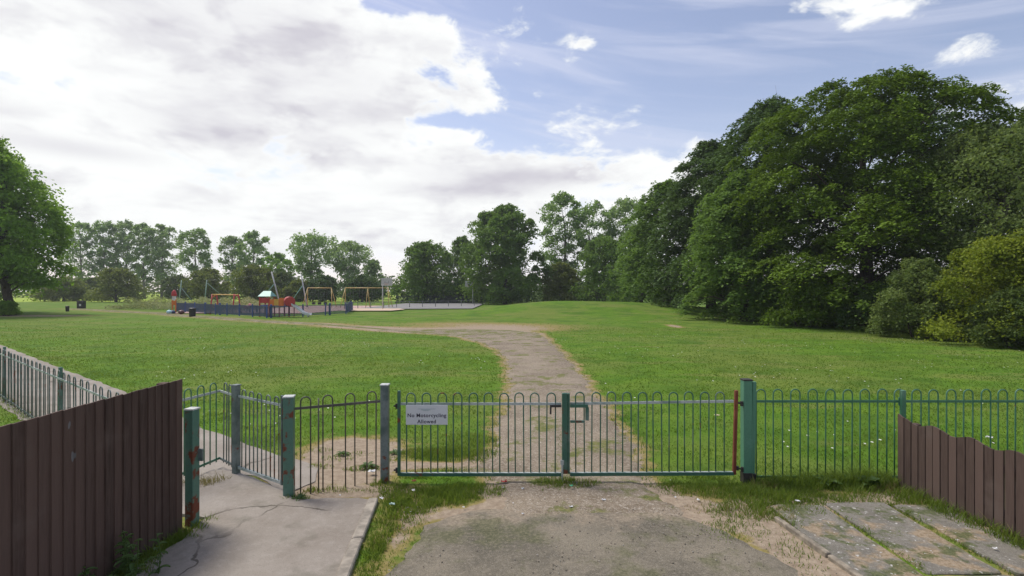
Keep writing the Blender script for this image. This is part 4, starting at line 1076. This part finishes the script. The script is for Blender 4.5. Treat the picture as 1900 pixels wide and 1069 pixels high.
PG = 'poplars across the far field'
for (pxx, Y, top, R_, zb, pr, nl, lm, lb) in (
        (152, 176, 412, 6.2, 5, 'tall', 24, L_POP, 'far poplar just right of the large left-hand ash'),
        (196, 178, 411, 5.6, 7, 'tall', 22, L_POP, 'far poplar above the round hawthorn'),
        (236, 180, 410, 5.6, 7, 'tall', 22, L_POP2, 'far slender poplar second from the broad gap'),
        (268, 178, 414, 5.4, 6, 'tall', 22, L_POP, 'far poplar merged with its slender neighbour'),
        (300, 177, 418, 5.8, 6, 'tall', 24, L_POP2, 'far poplar closing the long poplar clump'),
        (366, 170, 426, 6.2, 8, 'fan', 20, L_POP, 'far fan-shaped poplar with clear sky on both sides'),
        (432, 172, 436, 4.6, 5, 'tall', 18, L_POP2, 'far narrow poplar with a bluish crown'),
        (470, 168, 431, 5.0, 7, 'tall', 20, L_POP, 'far poplar beside the bluish narrow one'),
        (516, 150, 470, 4.2, 4, 'tall', 16, L_ASH, 'shorter far tree in front of the poplar gap'),
        (578, 160, 434, 7.2, 7, 'fan', 26, L_POP, 'far broad poplar behind the single-bay swing'),
        (648, 158, 448, 6.2, 6, 'fan', 24, L_POP2, 'far leaning poplar behind the two-bay swing'),
        (690, 165, 482, 4.2, 1, 'dome', 18, L_POP2, 'small far tree by the skyline dip')):
    H_ = EYE + (541 - top) * Y / 950
    tree('poplar_tree', lb, at(pxx, Y)[0], Y, H_, R_, zb, pr, nl, 12, 12, .60, lm, B_GREY, .38, PG, flat=.62, lobe=.36, inner=.15, lean=((-1.5, 0) if pxx == 648 else (0, 0)))
HG = 'low hawthorns before the poplars'
for (pxx, Y, top, R_, lm, lb) in (
        (215, 122, 500, 5.4, L_HAW, 'round olive hawthorn behind the wildflower bank'),
        (118, 130, 515, 5.2, L_HAW, 'olive hawthorn between the large ash and dark square bin'),
        (175, 140, 516, 4.0, L_BUSH, 'small dark hawthorn left of the round olive one'),
        (385, 128, 500, 5.6, L_HAW, 'wide hawthorn behind the zip wire start'),
        (332, 150, 512, 4.6, L_BUSH, 'dark hawthorn behind the red-capped panel'),
        (470, 120, 494, 5.4, L_HAW, 'olive hawthorn above the climbing bars'),
        (520, 132, 505, 4.8, L_BUSH, 'dark green hawthorn behind the play tower roof'),
        (556, 126, 520, 3.4, L_HAW, 'small hawthorn beside the single-bay swing'),
        (598, 128, 512, 4.6, L_SYC2, 'dark hawthorn framed by the single-bay swing'),
        (672, 124, 512, 5.6, L_SYC2, 'dark hawthorn framed by the two-bay swing')):
    H_ = EYE + (541 - top) * Y / 950
    tree('hawthorn_tree', lb, at(pxx, Y)[0], Y, H_, R_, .5, 'dome', 26, 14, 12, .46, lm, B_DARK, .25, HG, flat=.55, lobe=.34)

tree('ash_tree', 'large bright green ash with low hanging branches', -52.8, 54, 19.2, 5.4, 3.4, 'round', 52, 24, 20, .32, L_ASH, B_DARK, .42, None, flat=.55, lobe=.32, asym=(-4.2, 0), lean=(-1.8, 0), inner=.4)
tree('ash_tree', 'second ash half outside the picture behind the large one', -62.5, 58, 19.5, 6.5, 1.6, 'round', 38, 20, 18, .34, L_ASH, B_DARK, .42, None, flat=.55, lobe=.33)
tree('shrub', 'leafy suckers growing round the foot of the large ash', -52.0, 52.6, 1.5, 1.3, .1, 'bush', 14, 12, 14, .18, L_ASH, B_DARK, .04, None, 'shrub', stems=3, flat=.6, lobe=.36)
tree('shrub', 'low shrub left of the large ash trunk', -53.3, 52.6, 1.7, 1.1, .1, 'bush', 12, 10, 14, .18, L_BUSH, B_DARK, .04, None, 'shrub', stems=3, flat=.6, lobe=.36)

# far edge of the park: woodland nobody could count
k = 26000; xx = rng.uniform(-330, 240, k); yy = rng.uniform(205, 235, k)
hh = 8.0 + 2.5 * np.sin(xx * .11) + 1.8 * np.sin(xx * .31 + 1) + 1.2 * np.sin(xx * .83)
P = np.stack([xx, yy, rng.random(k) ** .75 * hh], 1)
tag(leaf_mesh('treeline', P, 1.5, .5, L_BUSH, np.clip(.4 + .25 * np.sin(xx * .2) + rng.normal(0, .1, k), 0, 1)), 'dark woodland edge closing off the far field', 'woodland', kind='stuff')
k = 14000; xx = rng.uniform(22, 75, k); yy = 22 + (xx - 22) * .9 + rng.uniform(5, 46, k); hh = 3.4 + np.sin(xx * .9) + np.sin(yy * .7)
kk = xx > 27.5 - 0 * yy
P = np.stack([xx, yy, rng.random(k) * hh], 1)[kk]
tag(leaf_mesh('undergrowth', P, .5, .5, L_SYC, np.clip(.35 + rng.normal(0, .15, len(P)), 0, 1)), 'dark undergrowth among the trunks right of the lawn', 'undergrowth', kind='stuff')
k = 9000; xx = rng.uniform(-30, 30, k); yy = rng.uniform(109, 126, k); hh = 4.2 + np.sin(xx * .5) + .8 * np.sin(xx * 1.3 + yy)
kk = xx > -26 + (yy - 109) * .2
tag(leaf_mesh('undergrowth', np.stack([xx, yy, rng.random(k) * hh], 1)[kk], .75, .3, L_SYC2, np.clip(.4 + rng.normal(0, .18, kk.sum()), 0, 1)), 'dark undergrowth below the trees beyond the court', 'undergrowth', kind='stuff')
# wildflower bank by the play area
k = 15000; xx = rng.uniform(-58, -34.5, k); yy = rng.uniform(66, 80, k)
e_ = np.clip((xx + 58) / 3, 0, 1) * np.clip((-34.5 - xx) / 2, 0, 1); front = 66 + (-44 - xx) * .35
kk = (yy > front + 1.5) & (trail_dist(xx, yy) > 1.8); hh = (1.15 + .35 * np.sin(xx * .8) + .3 * np.sin(xx * 1.9 + yy)) * (.3 + .7 * e_)
P = np.stack([xx, yy, rng.random(k) ** .7 * hh], 1)[kk]
L_MEAD = leafy('meadow_stems', (0.159, 0.193, 0.069), (0.373, 0.386, 0.221), .3)
tag(leaf_mesh('wildflower_bank', P, .30, .3, L_MEAD, np.clip(.4 + .4 * np.sin(xx[kk] * .5) + rng.normal(0, .18, kk.sum()), 0, 1), aspect=.35), 'tall pale wildflowers and grasses beside the play area', 'wildflowers', kind='stuff')
# ------------------------------------------------------------------ grass, weeds, daisies, litter
def blades(name, x, y, h, w, lean, mat, tint, z0=None, parent=None):
    k = len(x); a = rng.uniform(0, 2 * math.pi, k); b_ = rng.uniform(0, 2 * math.pi, k)
    z = tz(x, y) - .015 if z0 is None else z0
    dx, dy = np.cos(a) * w * .5, np.sin(a) * w * .5
    lx, ly = np.cos(b_) * h * lean, np.sin(b_) * h * lean
    V = np.stack([np.stack([x - dx, y - dy, z], 1), np.stack([x + dx, y + dy, z], 1),
                  np.stack([x + dx * .7 + lx * .35, y + dy * .7 + ly * .35, z + h * .6], 1), np.stack([x - dx * .7 + lx * .35, y - dy * .7 + ly * .35, z + h * .6], 1),
                  np.stack([x + lx, y + ly, z + h], 1)], 1).reshape(-1, 3)
    i = np.arange(k)[:, None] * 5
    F = np.concatenate([i + np.array([[0, 1, 2]]), i + np.array([[0, 2, 3]]), i + np.array([[3, 2, 4]])], 0)
    return np_mesh(name, V, F, mat, parent, {'tint': np.repeat(tint, 5)})
G_LAWN = leafy('lawn_blades', (.060, .138, .009), (.146, .218, .030), .45, .25)
G_TALL = leafy('verge_grass', (.085, .155, .018), (.185, .250, .045), .48, .25)
G_DRY = leafy('dry_grass', (.15, .14, .04), (.30, .26, .11), .3, .2)
X, Y, H_, W_, Tn = [], [], [], [], []
for (y0, y1, den, h, w) in ((6.3, 9, 1000, .042, .010), (9, 13, 520, .046, .014), (13, 20, 190, .050, .022), (20, 36, 55, .050, .038), (33, 58, 14, .05, .06)):
    A = (y1 - y0) * 2 * (y1 + 1.5); k = int(A * den)
    x = rng.uniform(-(y1 + 1.5), y1 + 1.5, k); y = rng.uniform(y0, y1, k)
    kk = (rng.random(k) < np.where(y < 20, 1, np.clip((60 - y) / 40, 0, 1) ** 1.6)) & (np.abs(x) < y * 1.04 + 1.2) & ~paved(x, y) & ~((y < 6.9) & (x < -3.6)) & (wear(x, y) + rng.normal(0, .16, k) < .34)
    x, y = x[kk], y[kk]
    pat = np.clip(.5 + 1.5 * (fbm2(x, y, 2.6, 4) - .5) + 1.1 * (fbm2(x, y * 2.2, 9, 3, 2) - .5) + .7 * (fbm2(x, y, .5, 2, 4) - .5), 0, 1)
    X.append(x); Y.append(y); H_.append(h * .72 * rng.uniform(.5, 1.4, len(x)) * (.75 + .5 * pat)); W_.append(np.full(len(x), w)); Tn.append(np.clip(pat + rng.normal(0, .10, len(x)), 0, 1))
X, Y, H_, W_, Tn = map(np.concatenate, (X, Y, H_, W_, Tn))
tag(blades('lawn_grass', X, Y, H_, W_, 1.1, G_LAWN, Tn), 'short mown grass of the lawn beyond the gate', 'grass', kind='stuff')

def patch(lst, den_k=1.0):
    X, Y, H, W, T = [], [], [], [], []
    for (cx, cy, rx, ry, den, h) in lst:
        k = int(4 * rx * ry * den * den_k); u = rng.uniform(-1, 1, k); v = rng.uniform(-1, 1, k)
        kk = u * u + v * v + rng.normal(0, .18, k) < 1; x, y = cx + u[kk] * rx, cy + v[kk] * ry
        f = 1 - .55 * (u[kk] ** 2 + v[kk] ** 2)
        cl = .62 + .38 * np.sin(x * 13 + 3 * np.sin(y * 9)) * np.sin(y * 11 + x * 5)
        kk2 = cl + rng.normal(0, .22, len(x)) > .36; x, y, f, cl = x[kk2], y[kk2], f[kk2], cl[kk2]
        X.append(x); Y.append(y); H.append(h * np.clip(f, .25, 1) * rng.uniform(.45, 1.25, len(x)) * (.6 + .5 * cl)); W.append(rng.uniform(.005, .011, len(x))); T.append(np.clip(.45 + .3 * (cl - .5) + rng.normal(0, .2, len(x)), 0, 1))
    return map(np.concatenate, (X, Y, H, W, T))
VERGE = [(-1.0, 6.25, .65, .32, 2600, .12), (-.55, 6.42, .5, .28, 2400, .11), (-1.32, 5.75, .24, .5, 2600, .10), (-1.36, 5.2, .15, .6, 2600, .08), (-1.31, 4.6, .11, .6, 2600, .07), (-1.22, 4.1, .10, .6, 2000, .07), (-1.12, 5.95, .3, .2, 2400, .09), (-1.5, 6.45, .2, .2, 2000, .11),
         (.72, 6.62, .50, .16, 2600, .13), (.62, 6.75, .35, .15, 2400, .11), (.45, 6.45, .2, .12, 1200, .08),
         (2.55, 6.45, .75, .28, 2400, .12), (3.2, 6.25, .7, .30, 2400, .13), (2.75, 5.85, .55, .28, 1900, .10), (2.45, 5.5, .3, .3, 900, .08), (3.05, 5.55, .2, .25, 900, .08), (2.1, 6.62, .4, .12, 1800, .09),
         (3.9, 6.62, .75, .22, 3000, .22), (4.55, 6.66, .55, .2, 3000, .27), (3.35, 6.6, .35, .18, 2400, .17), (4.3, 6.36, .35, .18, 1900, .14),
         (4.85, 6.2, .28, .25, 2100, .15), (4.92, 5.7, .18, .4, 2400, .16), (5.0, 5.2, .16, .45, 2400, .17), (5.05, 4.7, .16, .45, 2200, .13), (5.1, 4.2, .14, .4, 2000, .13),
         (4.42, 5.9, .09, .4, 1800, .07), (4.43, 5.2, .07, .5, 1500, .06), (4.46, 4.6, .06, .4, 1500, .06), (3.68, 5.4, .05, .5, 900, .05), (3.72, 4.7, .05, .3, 1200, .05), (3.1, 4.9, .1, .3, 500, .05), (3.4, 4.75, .15, .12, 900, .05),
         (.85, 7.7, .28, .7, 700, .06), (.75, 9.2, .25, .8, 500, .06), (-1.05, 5.5, .16, .5, 900, .06), (-1.1, 4.6, .12, .5, 700, .05), (2.2, 5.3, .4, .3, 700, .06), (2.7, 5.0, .22, .6, 500, .06), (3.25, 5.85, .5, .22, 1500, .09), (4.2, 6.12, .5, .16, 1600, .10), (3.7, 6.2, .4, .2, 1500, .10), (4.05, 5.3, .3, .06, 700, .05), (3.35, 5.1, .25, .05, 800, .05), (4.44, 5.55, .12, .7, 1100, .07), (3.69, 5.2, .08, .8, 900, .06), (-3.3, 5.25, .16, .22, 2600, .13), (-3.38, 4.85, .12, .35, 2500, .14), (-3.33, 4.4, .16, .4, 2500, .14), (-3.38, 3.8, .12, .5, 2200, .14), (-3.28, 5.55, .1, .1, 2200, .10),
         (-2.62, 6.2, .17, .10, 2600, .11), (-2.25, 6.45, .4, .09, 1300, .09), (-1.72, 6.62, .12, .12, 2200, .11), (-1.85, 6.4, .4, .1, 900, .06),
         (-2.75, 7.35, .2, .12, 1100, .06), (-2.1, 7.25, .3, .12, 1400, .07), (-2.4, 7.9, .3, .12, 900, .06), (-1.75, 7.6, .2, .2, 1200, .06), (-.95, 7.15, .4, .12, 1800, .08),
         (-1.0, 7.9, .9, .35, 2200, .10), (-.8, 8.6, .55, .5, 1400, .085), (.85, 8.4, .16, .7, 900, .07), (.65, 7.2, .25, .25, 900, .07),
         (.7, 6.95, 2.3, .07, 1200, .08), (-1.3, 6.95, .3, .1, 1600, .08), (2.6, 6.85, .5, .09, 1500, .1)]
for yq in np.arange(6.9, 26, .35):
    l_, r_ = path_edges(np.array([yq])); 
    for e_ in (l_[0], r_[0]): VERGE.append((e_ + rng.uniform(-.08, .08), yq, rng.uniform(.06, .16), .16, 900 if yq < 12 else 350, rng.uniform(.04, .075)))
for q in np.arange(0, 26, .55):
    VERGE.append((-4.5 + fd[0] * q, 6.2 + fd[1] * q - .1, .25, .14, 700, .13))
    VERGE.append((-2.6 + fd[0] * q, 7.5 + fd[1] * q + .22, .30, .14, 500 if q < 12 else 250, .08))
for xq in np.arange(5.5, 12, .5): VERGE.append((xq, 6.75, .35, .1, 1200, .16))
x, y, h, w, t_ = patch(VERGE, 1.55)
tag(blades('verge_grass', x, y, h, w, .6, G_TALL, t_, z0=np.full(len(x), -.02)), 'rough uncut grass round the gate posts and fences', 'grass', kind='stuff')
DRY = [(-4.05, 6.62, .28, .14, 2400, .17), (-3.92, 6.75, .2, .1, 2000, .14), (3.25, 6.52, .3, .12, 1600, .15), (4.75, 6.45, .3, .12, 1000, .15), (3.0, 5.75, .5, .25, 700, .10), (2.5, 5.9, .5, .25, 600, .09), (5.02, 5.5, .12, .6, 500, .2), (-2.2, 6.42, .5, .09, 900, .08), (-1.3, 5.6, .2, .5, 300, .1), (.8, 6.6, .5, .15, 400, .12)]
x, y, h, w, t_ = patch(DRY)
tag(blades('dry_grass', x, y, h, w, .7, G_DRY, t_, z0=np.full(len(x), -.02)), 'straw-coloured dry grass tufts by the posts', 'grass', kind='stuff')

# broad-leaved weeds
G_WEED = leafy('weed_leaves', (.050, .110, .025), (.115, .185, .050), .35, .4)
def dock(name, label, x, y, k, L, up, cat='weed', stem=0.0, nst=1):
    t = thing(name, label, cat, (x, y, 0), 0, None)
    V, F, T = [], [], []; ms = MB()
    for s_ in range(nst):
        bx, by = (0, 0) if nst == 1 else (rng.uniform(-.16, .16), rng.uniform(-.12, .12)); hst = stem * rng.uniform(.6, 1.15)
        if stem: ms.tube([(bx, by, -.02), (bx + .02, by + .01, hst * .5), (bx + rng.uniform(-.05, .05), by, hst)], [.006, .005, .003], 6)
        for i in range(k):
            a = i * 2.4 + rng.uniform(-.3, .3) + s_; zb = (i / k) * hst; l = L * rng.uniform(.65, 1.2) * (1 - .45 * (i / k) * (stem > 0)); el_ = up + rng.uniform(-.2, .3)
            dx, dy = math.cos(a), math.sin(a); nn = len(V); W2 = l * .17
            for u in np.linspace(0, 1, 6):
                wd = W2 * math.sin(math.pi * min(.97, .08 + u * .9)) ** .7; zz = zb + l * (math.sin(el_) * u - .55 * u * u); r_ = l * math.cos(el_) * u
                V += [(bx + dx * r_ - dy * wd, by + dy * r_ + dx * wd, zz + .012), (bx + dx * r_, by + dy * r_, zz), (bx + dx * r_ + dy * wd, by + dy * r_ - dx * wd, zz + .012)]
            tt = rng.uniform(.2, .9); T += [tt] * 18
            for q in range(5):
                b0 = nn + q * 3; F += [(b0, b0 + 1, b0 + 4, b0 + 3), (b0 + 1, b0 + 2, b0 + 5, b0 + 4)]
    if stem: ms.build('stem', G_WEED, t)
    np_mesh('leaves', V, F, G_WEED, t, {'tint': T}, smooth=True)
dock('dock_plant', 'broad-leaved dock spreading under the bright green railing', 4.55, 6.52, 24, .27, 1.1)
dock('dock_plant', 'smaller broad-leaved dock in the verge left of it', 4.05, 6.56, 14, .24, .95)
dock('nettle_plant', 'leafy nettle clump growing against the tall brown fence', -3.26, 4.40, 14, .13, .5, 'weed', .36, 6)
dock('nettle_plant', 'low nettle sprig at the picture bottom by the brown fence', -3.36, 4.08, 12, .12, .5, 'weed', .24, 4)
dock('plantain_plant', 'low plantain rosette beside the rust-streaked post', -2.55, 6.13, 9, .12, .7)
for (x, y, s_) in ((-2.05, 7.3, .16), (-2.6, 7.85, .13), (-1.8, 7.9, .13)):
    dock('plantain_plant', {-2.05: 'green plantain clump in the middle of the bare earth patch', -2.6: 'plantain clump at the left of the bare earth patch', -1.8: 'plantain clump where bare earth meets the lawn'}[x], x, y, 14, s_, .6)

# daisies and clover heads on the lawn
k = 1500; x = rng.uniform(-18, 26, k); y = 8 + rng.random(k) ** 1.3 * 22
cl = np.sin(x * .7 + y * .5) + np.sin(x * .31 - y * .9) + rng.normal(0, .5, k) + np.where(x > 4, .5, -.3)
kk = (cl > .9) & ~paved(x, y) & (wear(x, y) < .2); x, y = x[kk], y[kk]; z = tz(x, y) + .04; r = rng.uniform(.012, .024, len(x)); m8 = []
for q in range(6): m8.append(np.stack([x + r * math.cos(q * math.pi / 3), y + r * math.sin(q * math.pi / 3), z + .004 * math.sin(q)], 1))
V = np.stack(m8, 1).reshape(-1, 3); F = np.arange(len(V)).reshape(-1, 6)
tag(np_mesh('daisies', V, F, simple('daisy_petals', (.62, .63, .55), .8, .1, 5, bump=0)), 'small white daisies dotted over the mown lawn', 'flowers', kind='stuff')

# loose grit on the drive and the worn path
k = 9000; y = 4.3 + rng.random(k) ** 1.5 * 12; x = rng.uniform(-1.7, 3.4, k)
kk = (fbm2(x, y, .6, 3, 7) + rng.normal(0, .08, k) > .52) & (paved(x, y) | (wear(x, y) > .45)) & ~inpoly(x, y, PAD) & (x < 3.0); x, y = x[kk], y[kk]; k = len(x)
r = .003 + .008 * rng.random(k) ** 3; z = np.full(k, .012) + np.where(y > 6, .004, 0)
o6 = [(1, 0, 0), (0, 1, 0), (-1, 0, 0), (0, -1, 0), (0, 0, .7), (0, 0, -.7)]
V = np.stack([np.stack([x + r * (a + rng.uniform(-.3, .3, k)), y + r * (b_ + rng.uniform(-.3, .3, k)), z + r * c_], 1) for a, b_, c_ in o6], 1).reshape(-1, 3)
F = (np.arange(k)[:, None, None] * 6 + np.array([(0, 1, 4), (1, 2, 4), (2, 3, 4), (3, 0, 4), (1, 0, 5), (2, 1, 5), (3, 2, 5), (0, 3, 5)])[None]).reshape(-1, 3)
m_grit, n, b, _ = material('loose_grit'); n.put(b.inputs['Base Color'], n.ramp(n.attr('tint'), [(0, (.17, .145, .11)), (.6, (.26, .225, .175)), (1, (.46, .43, .38))])); b.inputs['Roughness'].default_value = .95
tag(np_mesh('gravel', V, F, m_grit, attrs={'tint': np.repeat(rng.random(k), 6)}), 'loose grit and small stones on the drive and worn path', 'gravel', kind='stuff')

# dropped litter
def scrap(label, x, y, s, mat, seed, z=.02, group='scraps of litter by the gate'):
    r_ = random.Random(seed); mb = MB(); n_ = 5; s *= .72
    for j in range(n_ + 1):
        for i in range(n_ + 1):
            u, v = i / n_ - .5, j / n_ - .5
            mb.v.append((u * s * 1.3 + r_.uniform(-.12, .12) * s, v * s + r_.uniform(-.12, .12) * s, (.20 * math.sin(u * 6 + seed) * math.cos(v * 5) + .35 * (u * u + v * v)) * s + r_.uniform(0, .22) * s)); mb.t.append(.5)
    for j in range(n_):
        for i in range(n_): a = j * (n_ + 1) + i; mb.f.append((a, a + 1, a + n_ + 2, a + n_ + 1))
    o = mb.build('litter_scrap', mat); o.location = (x, y, z); o.rotation_euler = (0, 0, r_.uniform(0, 6)); tag(o, label, 'litter', group)
M_W = simple('white_paper', (.66, .66, .66), .7, .06, 20, bump=0); M_R = simple('red_wrapper', (.62, .06, .05), .4, .1, 20, bump=0); M_G = simple('green_wrapper', (.05, .42, .22), .4, .1, 20, bump=0); M_C = simple('turquoise_wrapper', (.16, .52, .50), .4, .1, 20, bump=0)
M_B = simple('glass_green_film', (.42, .55, .50), .3, .1, 20, bump=0); M_O = simple('orange_brown_wrapper', (.40, .14, .06), .5, .1, 20, bump=0)
scrap('crumpled red wrapper below the bottom rail of the gate', *px(935, 897), .075, M_R, 1); scrap('green wrapper in the grass below the closing stiles', *px(1060, 909), .045, M_G, 2, .05); scrap('turquoise wrapper in the grass near the rusty red stile', *px(1288, 888), .05, M_C, 3, .07)
scrap('rust-brown wrapper in the grass under the notice', *px(768, 900), .06, M_O, 4, .05); scrap('pale green film at the edge of the left verge', *px(727, 944), .06, M_B, 5, .05)
scrap('crumpled white can at the foot of the notice-side post', *px(690, 880), .10, M_W, 6, .03)
scrap('white paper scrap at the kerb corner', *px(708, 931), .055, M_W, 7, .04); scrap('white paper scrap in the grass below the notice', *px(767, 919), .045, M_W, 8, .06)
WS = 'tiny white paper scrap on the worn drive before the gate'
for i, (a, c) in enumerate(((762, 952), (933, 907), (970, 909), (952, 936), (970, 956), (1060, 943), (1244, 893), (1253, 925), (1295, 930), (1330, 940), (860, 944), (1120, 930))): scrap(WS, *px(a, c), .018 + .012 * (i % 3), M_W, 20 + i, .015)
scrap('white scrap on the slabs near the scalloped fence', *px(1846, 1025), .04, M_W, 40, .035); scrap('white scrap on the slab edge by the verge', *px(1480, 938), .05, M_W, 41, .05); scrap('white scrap on the concrete pad below the bare earth', *px(631, 924), .03, M_W, 42, .03)
scrap('white paper lying on the lawn behind the scalloped fence', *px(1835, 818), .10, M_W, 43, .05); scrap('pale cream paper on the lawn behind the right gate leaf', *px(1330, 776), .09, simple('cream_paper', (.62, .52, .36), .7, .06, 20, bump=0), 44, .05)
# ------------------------------------------------------------------ slight summer haze
mb = MB(); mb.box((-20, 95, 13.5), (800, 310, 31))
m = bpy.data.materials.new('haze_air'); m.use_nodes = True; m.node_tree.nodes.clear(); n = N(m.node_tree)
out = n.new('ShaderNodeOutputMaterial'); pv = n.new('ShaderNodeVolumePrincipled'); n.link(pv.outputs[0], out.inputs['Volume'])
pv.inputs['Color'].default_value = (.86, .90, .96, 1); pv.inputs['Density'].default_value = .0004; pv.inputs['Anisotropy'].default_value = .2
o = mb.build('haze', m); tag(o, 'thin pale summer haze over the park', 'haze', kind='stuff')
